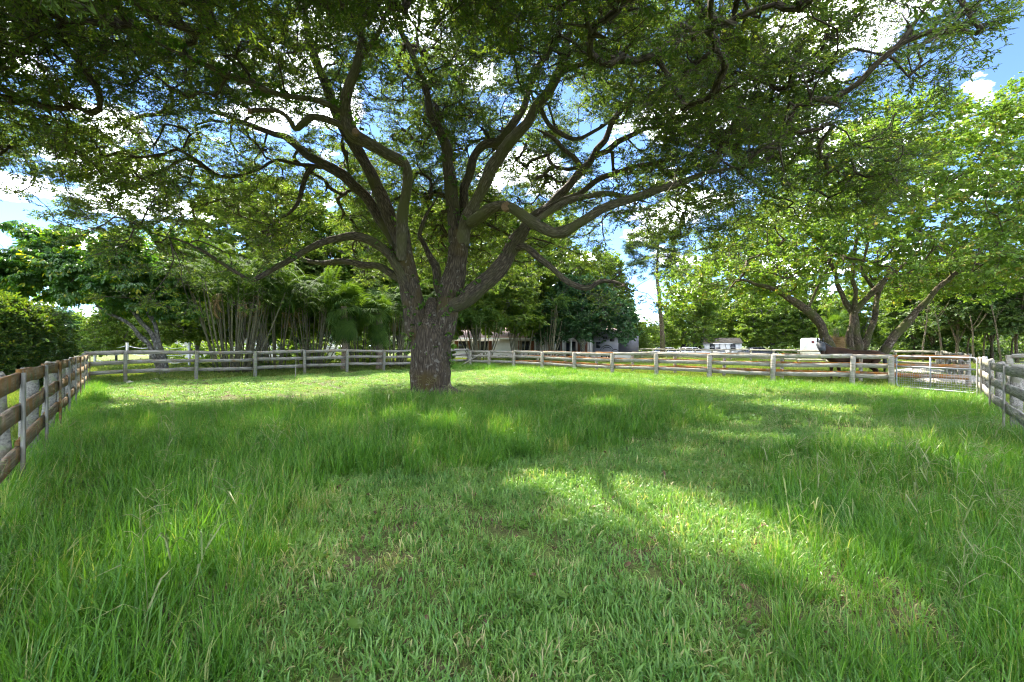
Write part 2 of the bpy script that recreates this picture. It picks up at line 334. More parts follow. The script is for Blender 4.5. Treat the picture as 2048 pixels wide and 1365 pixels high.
def scatter(name, pc, pos, rot, scl, parent=None, seed=0, idx=None, mat=None):
    ng, k = pc; g = np.random.default_rng(seed + 11)
    pos = np.asarray(pos, np.float32)
    if idx is None: idx = g.integers(0, k, len(pos))
    me = mesh(name, pos, [], attr={'rot': ('FLOAT_VECTOR', np.asarray(rot, np.float32)), 'scl': ('FLOAT', np.asarray(scl, np.float32)), 'idx': ('INT', np.asarray(idx, np.int32))})
    o = obj(name, me, parent, kind='stuff')
    md = o.modifiers.new('scatter', 'NODES'); md.node_group = ng
    return o
def leaf_shape(kind):
    # along +x from the stalk, in xy, slightly folded and bent; 6 points, 4 triangles
    s = dict(lance=[(0, 0), (.28, .13), (.68, .13), (1, 0)], round=[(0, 0), (.2, .42), (.7, .4), (1, 0)], oblong=[(0, 0), (.25, .17), (.75, .18), (1, 0)],
             needle=[(0, 0), (.3, .03), (.7, .025), (1, 0)])[kind]
    (a, _), (b, bw), (c, cw), (d, _) = s
    v = np.array([[a, 0, 0], [b, bw, .05], [c, cw, .02], [d, 0, -.09], [c, -cw, .02], [b, -bw, .05]], float)
    f = np.array([[0, 1, 2], [0, 2, 3], [0, 3, 4], [0, 4, 5]])
    return v, f
def rotm(e):
    return np.array(Euler(e, 'XYZ').to_matrix())
def spray(name, nleaf, llen, kind, slen, spread, lm, seed, droop=0., flat=.6):
    """a twig along +x carrying leaves on side shoots"""
    g = np.random.default_rng(seed); V = []; Fq = []; Ft = []; n = 0; mi_t = []; mi_q = []
    def stem(p0, p1, r):
        nonlocal n
        ax = p1 - p0; u = np.cross(ax, [0, .3, 1]); u = u / (np.linalg.norm(u) + 1e-9) * r; vv = np.cross(ax / (np.linalg.norm(ax) + 1e-9), u)
        ring = [u, -.5 * u + .87 * vv, -.5 * u - .87 * vv]
        V.append(np.array([p0 + x for x in ring] + [p1 + x * .4 for x in ring])); Fq.append(np.array([[0, 1, 4, 3], [1, 2, 5, 4], [2, 0, 3, 5]]) + n); n += 6; mi_q.extend([1] * 3)
    shoots = [(np.zeros(3), np.array([slen, 0, -droop * slen * .4]))]
    for k in range(max(2, int(nleaf / 7))):
        t = g.uniform(.1, .85); a = g.choice([-1, 1]) * g.uniform(.5, 1.1); ln = slen * g.uniform(.3, .6) * spread
        p = shoots[0][1] * t; shoots.append((p, p + ln * np.array([math.cos(a), math.sin(a), g.normal(0, .3)])))
    for p0, p1 in shoots: stem(p0, p1, .0035 + .004 * slen)
    lv, lf = leaf_shape(kind)
    for k in range(nleaf):
        p0, p1 = shoots[g.integers(0, len(shoots))]; t = g.uniform(.15, 1.02) ** .7
        ax = p1 - p0; yaw = math.atan2(ax[1], ax[0]) + g.choice([-1, 1]) * g.uniform(.25, 1.15)
        m = rotm((g.normal(0, flat), -ax[2] * .3 + g.normal(0.05 + droop, .35), yaw))
        V.append((lv * llen * g.uniform(.65, 1.2)) @ m.T + p0 + ax * t); Ft.append(lf + n); n += 6; mi_t.extend([0] * 4)
    return mesh(name, np.concatenate(V), [np.concatenate(Fq), np.concatenate(Ft)], [lm, M['twig']], mi_q + mi_t)
def compound(name, lm, seed):
    """a stalk of drooping pinnate leaves, like an umbrella"""
    g = np.random.default_rng(seed); V = []; Ft = []; n = 0; lv, lf = leaf_shape('oblong')
    for r in range(7):
        yaw = r * 6.283 / 7 + g.normal(0, .25); el = g.uniform(.0, .5); ln = g.uniform(.38, .55)
        for k in range(6):
            t = .25 + .75 * k / 5; base = ln * t * np.array([math.cos(yaw) * math.cos(el), math.sin(yaw) * math.cos(el), math.sin(el) * (1 - t)])
            for s in ((-1, 1) if k < 5 else (0,)):
                m = rotm((g.normal(0, .3), g.uniform(.5, 1.15), yaw + s * 1.05 + g.normal(0, .15)))
                V.append((lv * g.uniform(.15, .22)) @ m.T + base); Ft.append(lf + n); n += 6
    return mesh(name, np.concatenate(V), [np.concatenate(Ft)], [lm])
def blades(name, nb, h0, h1, wid, rad, bend, mat, seed, segs=4):
    g = np.random.default_rng(seed); V = []; Q = []; n = 0
    t = np.linspace(0, 1, segs + 1)
    for k in range(nb):
        a = g.uniform(0, 6.283); rr = rad * math.sqrt(g.uniform(0, 1)); b = np.array([rr * math.cos(a), rr * math.sin(a), -.01])
        h = g.uniform(h0, h1); yaw = a + g.normal(0, .9) if rr > .3 * rad else g.uniform(0, 6.283); bd = abs(g.normal(bend, bend * .5)); le = g.normal(.12, .15)
        ang = np.clip(le + bd * t ** 1.3 * 1.0, -.3, 2.3); ds = h / segs
        out = np.concatenate([[0], np.cumsum(np.sin(ang[:-1]) * ds)]); up = np.concatenate([[0], np.cumsum(np.cos(ang[:-1]) * ds)])
        d = np.array([math.cos(yaw), math.sin(yaw)]); s = np.array([-d[1], d[0]])
        tw = g.uniform(-.5, .5); s3 = np.array([s[0] * math.cos(tw), s[1] * math.cos(tw), math.sin(tw)])
        wv = wid * g.uniform(.6, 1.25) * np.array([.75, 1, .9, .6, .06])[:segs + 1] if segs == 4 else wid * np.array([.9, .8, .08])
        c = np.stack([b[0] + out * d[0], b[1] + out * d[1], b[2] + up], 1)
        v = np.empty((2 * (segs + 1), 3)); v[0::2] = c - s3 * wv[:, None] * .5; v[1::2] = c + s3 * wv[:, None] * .5
        V.append(v); i = np.arange(segs) * 2; Q.append(np.stack([i, i + 1, i + 3, i + 2], 1) + n); n += len(v)
    return mesh(name, np.concatenate(V), [np.concatenate(Q)], [mat])

P_oak = proto_coll('oak_spray', [spray('oak_spray', 44, .10, 'lance', .58, 1.0, M['oak_leaf'], 100 + i) for i in range(7)])
P_light = proto_coll('light_spray', [spray('light_spray', 42, .092, 'round', .55, 1.0, M['light_leaf'], 200 + i, .15) for i in range(5)])
P_comp = proto_coll('compound_spray', [compound('compound_spray', M['comp_leaf'], 300 + i) for i in range(4)])
def bigspray(nm, mat, s, n=34, ll=.20): return proto_coll(nm, [spray(nm, n, ll, 'round', .95, 1.0, M[mat], s + i) for i in range(4)])
P_mid = bigspray('mid_spray', 'mid_leaf', 400); P_bright = bigspray('bright_spray', 'bright_leaf', 420); P_blue = bigspray('blue_spray', 'blue_leaf', 440); P_dark = bigspray('dark_spray', 'dark_leaf', 460)
P_hedge = proto_coll('hedge_spray', [spray('hedge_spray', 30, .10, 'oblong', .35, 1.0, M['hedge_leaf'], 480 + i) for i in range(4)])
P_pine = proto_coll('pine_spray', [spray('pine_spray', 60, .30, 'needle', .6, .9, M['pine_leaf'], 500 + i) for i in range(3)])
P_vine = proto_coll('vine_spray', [spray('vine_spray', 10, .075, 'round', .22, 1.0, M['vine_leaf'], 520 + i) for i in range(3)])

# ------------------------------------------------------------------ growing trees
def skeleton(limbs, step=.3):
    P = []; T = []; Rr = []
    for pts, rad in limbs:
        m = np.concatenate([[0], np.cumsum(np.linalg.norm(np.diff(pts, axis=0), axis=1))]); k = max(2, int(m[-1] / step))
        s = np.linspace(0, m[-1], k); q = np.stack([np.interp(s, m, pts[:, i]) for i in range(3)], 1)
        t = np.gradient(q, axis=0); t /= np.linalg.norm(t, axis=1)[:, None] + 1e-9
        P.append(q); T.append(t); Rr.append(np.interp(s, m, rad))
    return np.concatenate(P), np.concatenate(T), np.concatenate(Rr)
def grow(limbs, targets, seed=0, step=.32, wob=.10, tip=.006, sides=5, twig_step=.26, twig_scale=1.0, minz=-1e9, expo=.44, bare=.35, attach_from=1.5):
    g = np.random.default_rng(seed); sp, st, sr = skeleton(limbs)
    ok = sp[:, 2] > attach_from; sp, st, sr = sp[ok], st[ok], sr[ok]
    n0 = len(sp); NM = n0 + len(targets) * 16
    P = np.zeros((NM, 3)); T = np.zeros((NM, 3)); par = -np.ones(NM, int); P[:n0] = sp; T[:n0] = st; n = n0
    d0 = np.array([np.min(np.sum((sp - t) ** 2, 1)) for t in targets]); paths = []
    for t in targets[np.argsort(d0)]:
        dv = t - P[:n]; dd = np.sqrt(np.sum(dv ** 2, 1)); cs = np.sum(dv * T[:n], 1) / (dd + 1e-6)
        cost = dd * (1.28 - .28 * cs); cost[:n0] *= .97
        i = int(np.argmin(cost)); Ld = dd[i]
        if Ld < .12: continue
        k = int(min(15, max(2, round(Ld / step)))); c = P[i] + T[i] * Ld * .42 + np.array([0, 0, .06 * Ld])
        s = np.linspace(0, 1, k + 1)[1:, None]
        q = (1 - s) ** 2 * P[i] + 2 * s * (1 - s) * c + s ** 2 * t
        q[:-1] += g.normal(0, wob * step, (k - 1, 3)) if k > 1 else 0
        ids = np.arange(n, n + k); P[ids] = q; par[ids] = np.concatenate([[i], ids[:-1]])
        full = np.concatenate([P[i][None], q]); tt = np.diff(full, axis=0); T[ids] = tt / (np.linalg.norm(tt, axis=1)[:, None] + 1e-9); n += k
        paths.append((i, ids))
    cnt = np.zeros(n); 
    for i, ids in paths: cnt[ids[-1]] += 1
    for j in range(n - 1, n0 - 1, -1): cnt[par[j]] += cnt[j]
    rad = np.minimum(tip * np.maximum(cnt, 1) ** expo, .075); rad[:n0] = sr
    mb = MB(); bks = []; tw = []
    for i, ids in paths:
        r0 = min(rad[ids[0]] * 1.15, rad[i] * .8 if i < n0 else rad[i])
        pts = np.concatenate([P[i][None], P[ids]]); rr = np.concatenate([[r0], np.minimum(rad[ids], r0)]); rr[-1] *= .6
        v, q, t_, bk = tube(pts, rr, sides if rr[0] > .02 else 3, False); mb.add(v, q); bks.append(bk)
        ln = np.concatenate([[0], np.cumsum(np.linalg.norm(np.diff(pts, axis=0), axis=1))])
        s = np.arange(ln[-1] * bare if cnt[ids[0]] <= 3 else ln[-1] * .75, ln[-1], twig_step)
        for a in s:
            p = np.array([np.interp(a, ln, pts[:, x]) for x in range(3)]); j = ids[min(len(ids) - 1, np.searchsorted(ln[1:], a))]
            tw.append((p, T[j], g.choice([-1, 1]) * g.uniform(.5, 1.3)))
        for a in (-.35, .35): tw.append((pts[-1], T[ids[-1]], a + g.normal(0, .2)))
    pos = np.array([x[0] for x in tw]); d = np.array([x[1] for x in tw]); off = np.array([x[2] for x in tw])
    yaw = np.arctan2(d[:, 1], d[:, 0]) + off; pit = -np.arcsin(np.clip(d[:, 2] * .6 + g.normal(0, .22, len(d)), -.9, .9))
    rot = np.stack([g.normal(0, .35, len(d)), pit, yaw], 1); scl = g.uniform(.7, 1.15, len(d)) * twig_scale
    return mb, np.concatenate(bks), pos, rot, scl
def branch_obj(mb, bk, mat, parent, name='branches'):
    me = mesh(name, np.concatenate(mb.v), [np.concatenate(mb.q)], [mat], smooth=True, attr={'bk': ('FLOAT_VECTOR', bk.astype(np.float32))})
    return obj(name, me, parent, kind='stuff')
def limb_obj(name, pts, rad, mat, parent, n=14, rough=.10, seed=0, lobes=None):
    v, q, t, bk = tube(pts, rad, n, True, rough, seed, lobes)
    me = mesh(name, v, [q, t], [mat], smooth=True, attr={'bk': ('FLOAT_VECTOR', bk.astype(np.float32))})
    return obj(name, me, parent)
def noise3(p, s, seed):                       # cheap smooth noise in -1..1
    g = np.random.default_rng(seed); o = 0
    for k in range(7):
        d = g.normal(0, 1, 3); d /= np.linalg.norm(d); o = o + np.sin((p @ d) * s * g.uniform(.6, 1.7) + g.uniform(0, 6.28))
    return o / 3.2
exec_after = []

# ================================================================== SETTING
xs = np.r_[-900, -400, -150, -70, np.linspace(-45, 45, 151), 70, 150, 400, 900]; ys = np.r_[-300, -60, np.linspace(-8, 62, 141), 80, 120, 250, 600, 1200]
X, Y = np.meshgrid(xs, ys); Z = gz(X, Y) * ((abs(X) < 46) & (Y < 63) & (Y > -9))
nx, ny = len(xs), len(ys); i, j = np.meshgrid(np.arange(nx - 1), np.arange(ny - 1)); a = (j * nx + i).ravel()
g_ = obj('ground', mesh('ground', np.stack([X, Y, Z], -1).reshape(-1, 3), np.stack([a, a + 1, a + nx + 1, a + nx], 1), [M['ground']], smooth=True)); g_['kind'] = 'structure'
# pale sandy drive in front of the far house and shed
dr = np.array([[-2, 51.5], [12, 50], [24, 49], [34, 45], [48, 38]]); dp = spline(np.c_[dr, np.zeros(5)], 1.0)
tn = np.gradient(dp, axis=0); nn = np.stack([-tn[:, 1], tn[:, 0], tn[:, 2] * 0], 1); nn /= np.linalg.norm(nn, axis=1)[:, None]
v = np.concatenate([dp - nn * 1.6, dp + nn * 1.6]); v[:, 2] = gz(v[:, 0], v[:, 1]) * (v[:, 1] < 62) + .03
k = len(dp); ii = np.arange(k - 1)
pa = obj('driveway', mesh('driveway', v, np.stack([ii, ii + 1, ii + k + 1, ii + k], 1), [M['sand']])); pa['kind'] = 'structure'

# ------------------------------------------------------------------ fences
def plank(L_, h, t, seed, warp=.006):         # along +x, centred on y and z
    g = np.random.default_rng(seed); n = 6; x = np.linspace(0, L_, n)
    dz = g.normal(0, warp, n); dy = g.normal(0, warp * .7, n); hh = h * (1 + g.normal(0, .02, n)); v = []
    for k in range(n):
        v += [[x[k], dy[k] - t / 2, dz[k] - hh[k] / 2], [x[k], dy[k] + t / 2, dz[k] - hh[k] / 2], [x[k], dy[k] + t / 2, dz[k] + hh[k] / 2], [x[k], dy[k] - t / 2, dz[k] + hh[k] / 2]]
    q = [[0, 3, 2, 1], [4 * n - 4, 4 * n - 3, 4 * n - 2, 4 * n - 1]]
    for k in range(n - 1):
        for s in range(4): q.append([4 * k + s, 4 * k + (s + 1) % 4, 4 * k + 4 + (s + 1) % 4, 4 * k + 4 + s])
    return np.array(v), np.array(q)
def round_post(r, h, seed):
    g = np.random.default_rng(seed); z = np.array([-.35, .0, .3, .6, .9, h - .03, h]); rr = r * np.array([1.05, 1.03, 1, .98, .97, .96, .86]) * (1 + g.normal(0, .02, 7))
    p = np.stack([g.normal(0, .006, 7), g.normal(0, .006, 7), z], 1); return tube(p, rr, 10, True, .12, seed)
def square_post(s, h, seed):
    g = np.random.default_rng(seed); o = []
    for z, f in ((-.35, 1), (.4, 1.01), (h - .025, .99), (h, .86)):
        jx, jy = g.normal(0, .004, 2)
        o += [[(-s / 2) * f + jx, (-s / 2) * f + jy, z], [(s / 2) * f + jx, (-s / 2) * f + jy, z], [(s / 2) * f + jx, (s / 2) * f + jy, z], [(-s / 2) * f + jx, (s / 2) * f + jy, z]]
    q = [[12, 13, 14, 15]]
    for k in range(3):
        for e in range(4): q.append([4 * k + e, 4 * k + (e + 1) % 4, 4 * k + 4 + (e + 1) % 4, 4 * k + 4 + e])
    return np.array(o), np.array(q)
def fence(name, label, pts, H, side, matr, matp, seed, post='square', psize=.12, batten=False, rails=(.945, .655, .345), rh=.16, tilt=.02, skip_posts=()):
    """side +1/-1: which side of the post line (left of the walking direction is +) carries the rails"""
    base = pts[0]; root = thing(name, label, 'fence', (base[0], base[1], 0), group='board fences around the paddocks')
    g = np.random.default_rng(seed); pts = [np.array(p, float) for p in pts]
    for k, p in enumerate(pts):
        if k in skip_posts: continue
        lo = (p[0] - base[0], p[1] - base[1], gz(p[0], p[1])); d = pts[min(k + 1, len(pts) - 1)] - pts[max(k - 1, 0)]; an = math.atan2(d[1], d[0])
        hp = H + g.uniform(-.05, .005); ti = (g.normal(0, tilt), g.normal(0, tilt), an)
        if post == 'round':
            v_, q_, t_, _ = round_post(psize / 2 * g.uniform(.9, 1.1), hp, seed * 31 + k); obj('post', mesh('post', v_, [q_, t_], [matp], smooth=True), root, lo, ti)
        else:
            v_, q_ = square_post(psize * g.uniform(.92, 1.08), hp, seed * 31 + k); obj('post', mesh('post', v_, [q_], [matp]), root, lo, ti)
    for k in range(len(pts) - 1):
        a, b = pts[k], pts[k + 1]; d = b - a; Ln = np.linalg.norm(d); d = d / Ln; nrm = np.array([-d[1], d[0]]) * side; off = psize / 2 + .025
        for fz in rails:
            z0 = gz(*a) + H * fz + g.normal(0, .018); z1 = gz(*b) + H * fz + g.normal(0, .018)
            v_, q_ = plank(Ln - .006, rh * g.uniform(.93, 1.05), .038, seed * 77 + k * 5 + int(fz * 40))
            obj('rail', mesh('rail', v_, [q_], [matr]), root, (a[0] + nrm[0] * off - base[0], a[1] + nrm[1] * off - base[1], z0), (0, -math.asin((z1 - z0) / Ln), math.atan2(d[1], d[0])))
        if batten:
            off2 = off + .038
            v_, q_ = plank(H + .1, .10, .03, seed * 91 + k, .003)
            obj('batten', mesh('batten', v_, [q_], [matp if k % 3 else matr]), root, (a[0] + nrm[0] * off2 - base[0], a[1] + nrm[1] * off2 - base[1], gz(*a) - .1), (math.pi / 2 if False else 0, -math.pi / 2, math.atan2(d[1], d[0])))
    return root
BL0, BLD = np.array([-15.8, 18.6]), np.array([1.57, 1.91])
C_left = BL0 - .5 * BLD
bl = [C_left] + [BL0 + t * BLD for t in range(0, 8)]
apex = BL0 + 8 * BLD
lf = [C_left + k * np.array([1.426, -1.63]) for k in range(0, 11)]
fence('board_fence', 'brown mossy board fence coming towards the viewer beside the dark hedge', lf, 1.2, 1, M['wood_left'], M['wood_post'], 1, 'round', .19, True)
fence('board_fence', 'grey three-board fence in front of the palm clumps and leaning grey trunk', bl + [apex], 1.30, -1 if False else 1, M['wood_grey'], M['wood_post'], 2)
FR0, FRD = np.array([12.4, 16.6]), np.array([-1.755, 1.955])
fr = [FR0 - .43 * FRD] + [FR0 + k * FRD for k in range(0, 9)] + [apex + np.array([.12, -.12])]
fence('board_fence', 'pale board fence of the near lane side running from the gate to the oak', fr, 1.15, -1, M['wood_pale'], M['wood_pale'], 3, 'square', .15)
BR0 = np.array([12.35, 20.8])
br = [BR0 - 2.3 * FRD] + [BR0 - 1.1 * FRD] + [BR0 + k * FRD for k in range(0, 8)]
fence('board_fence', 'rust-stained board fence right in front of the dark horse', br, 1.15, 1, M['wood_rust'], M['wood_grey'], 4, 'square', .12)
ff = [np.array([19 + .86 * k * 1.0, 56 - 2.32 * k]) for k in range(-8, 12)]
fence('board_fence', 'long pale far fence below the white shed and grey trailer', ff, 1.2, -1, M['wood_pale'], M['wood_pale'], 5, rails=(.94, .62, .30))
e0, e1 = ff[-1], br[0]
fence('board_fence', 'weathered fence seen end-on through the wire gate, near the dark woods', [e0 + (e1 - e0) * t for t in np.linspace(0.02, .97, 8)], 1.2, 1, M['wood_pale'], M['wood_grey'], 6)
R0 = np.array([13.55, 13.05]); RD = np.array([-.68, -.733])
rf = [R0 + RD * s for s in (0.12, 1.4, 4.1, 6.9, 9.6, 12.2)]
fence('board_fence', 'grey-white board fence coming towards the viewer from the gate hinge post', rf, 1.17, -1, M['wood_pale'], M['wood_grey'], 7, 'round', .17, True)
fence('board_fence', 'short stretch of pale fence with close posts at the right edge, beyond the gate', [(18.2, 16.6), (19.6, 15.6), (21.0, 14.6), (23, 13.2)], 1.25, -1, M['wood_pale'], M['wood_pale'], 8, 'square', .16)
# diagonal brace leaning on the corner of the fences
bv, bq = plank(1.9, .10, .04, 5); tb = obj('fence_brace', mesh('fence_brace', bv, [bq], [M['wood_pale']]), None, (-3.75, 33.2, .1), (0, -.52, .06)); tb['label'] = 'slanting wooden brace against the fence just right of the oak trunk'; tb['category'] = 'brace'
sv, sq, st_, _ = round_post(.02, .6, 77); so = obj('stake', mesh('stake', sv, [sq, st_], [M['wood_pale']]), None, (-10.6, 22.3, 0)); so['label'] = 'thin short pale stake just inside the grey fence below the palms'; so['category'] = 'stake'

# ------------------------------------------------------------------ gate
ga = np.array([13.2, 15.62]); gb = np.array([13.5, 13.2]); gd = gb - ga; GL = np.linalg.norm(gd)
gt = thing('farm_gate', 'galvanised tube gate with wire mesh between pale fence and hinge post', 'gate', (ga[0], ga[1], gz(*ga)), math.atan2(gd[1], gd[0]))
H0, H1 = .09, 1.12; rc = .12
def arc(cx, cz, a0, a1): return [[cx + rc * math.cos(a), 0, cz + rc * math.sin(a)] for a in np.linspace(a0, a1, 6)]
loop = arc(rc, H0 + rc, math.pi * 1.5, math.pi) + arc(rc, H1 - rc, math.pi, math.pi / 2) + arc(GL - rc, H1 - rc, math.pi / 2, 0) + arc(GL - rc, H0 + rc, 0, -math.pi / 2)
mb = MB(); mb.tube(np.array(loop + loop[:1]), .024, 10); mb.build('gate_frame', M['galv'], gt, True)
MB().tube([[.03, 0, .78], [GL - .03, 0, .78]], .022, 10).build('crossbar', M['galv'], gt, True)
MB().tube([[GL * .46, 0, H0], [GL * .46, 0, H1]], .022, 10).build('upright', M['galv'], gt, True)
mb = MB()
for x in np.arange(.08, GL - .03, .075): mb.tube([[x, .024, H0], [x, .024, .78]], .0035, 4, False)
for z in np.arange(H0 + .06, .78, .075): mb.tube([[.03, .029, z], [GL - .03, .029, z]], .0035, 4, False)
mb.build('wire_mesh', M['galv'], gt, kind='stuff')
for z in (.25, .95): MB().box(GL - .02, GL + .10, -.03, .03, z, z + .05).build('hinge', M['galv'], gt)
v_, q_, t_, _ = round_post(.06, 1.2, 55); hp = obj('gate_post', mesh('gate_post', v_, [q_, t_], [M['galv']], smooth=True), None, (13.62, 13.1, 0)); hp['label'] = 'slim pale metal hinge post at the end of the wire gate'; hp['category'] = 'post'

# ------------------------------------------------------------------ the oak
def px_limb(rows, base, wob=.02, seed=0, step=.10):
    a = np.array([[*at(p, y, d), wd / 2 / F * d] for p, y, d, wd in rows]); s = spline(a, step); pts = s[:, :3] - base; rad = np.maximum(s[:, 3], .012)
    g = np.random.default_rng(seed); ln = np.linspace(0, len(pts) * step, len(pts))
    kn = np.interp(ln, np.arange(0, ln[-1] + .5, .42), g.normal(0, 1, len(np.arange(0, ln[-1] + .5, .42)))); rad = rad * (1 + .07 * kn)
    for ax in range(3):
        kk_ = np.arange(0, ln[-1] + .8, .55); pts[:, ax] += wob * (np.sin(ln * 2.3 + g.uniform(0, 6)) + .6 * np.sin(ln * 5.1 + g.uniform(0, 6))) + np.interp(ln, kk_, g.normal(0, 1, len(kk_))) * np.minimum(.035, rad * .35) * (wob > .012)
    return pts, rad
OB = np.array([-2.56, 14.4, 0.0])
oak = thing('oak_tree', 'huge spreading oak with forked dark trunk in the middle of the grass', 'tree', tuple(OB))
S0 = px_limb([(863, 802, 14.4, 134), (862, 786, 14.4, 112), (861, 768, 14.4, 91), (860, 748, 14.4, 80), (859, 715, 14.4, 75), (860, 685, 14.4, 74), (861, 655, 14.42, 66), (863, 625, 14.44, 46), (865, 595, 14.45, 16)], OB, .01, 3, .05)
S1 = px_limb([(851, 770, 14.4, 42), (848, 740, 14.4, 46), (843, 690, 14.4, 47), (831, 630, 14.4, 45), (819, 565, 14.35, 39), (807, 505, 14.2, 35), (800, 455, 14.15, 32)], OB, .01, 1, .05)
S2 = px_limb([(874, 770, 14.4, 42), (876, 740, 14.42, 46), (880, 690, 14.45, 47), (889, 640, 14.45, 45), (903, 580, 14.45, 44), (914, 520, 14.5, 39), (920, 465, 14.6, 35)], OB, .01, 2, .05)
def flare(th, ln): return 1 + .26 * np.exp(-ln / .38) * np.cos(th * 5 + .6 + .8 * np.sin(th * 2)) + .05 * np.cos(th * 2 + 1.2)
limb_obj('trunk', *S0, M['oak_bark'], oak, 56, .13, 4, flare); limb_obj('trunk', *S1, M['oak_bark'], oak, 40, .11, 1); limb_obj('trunk', *S2, M['oak_bark'], oak, 40, .11, 2)
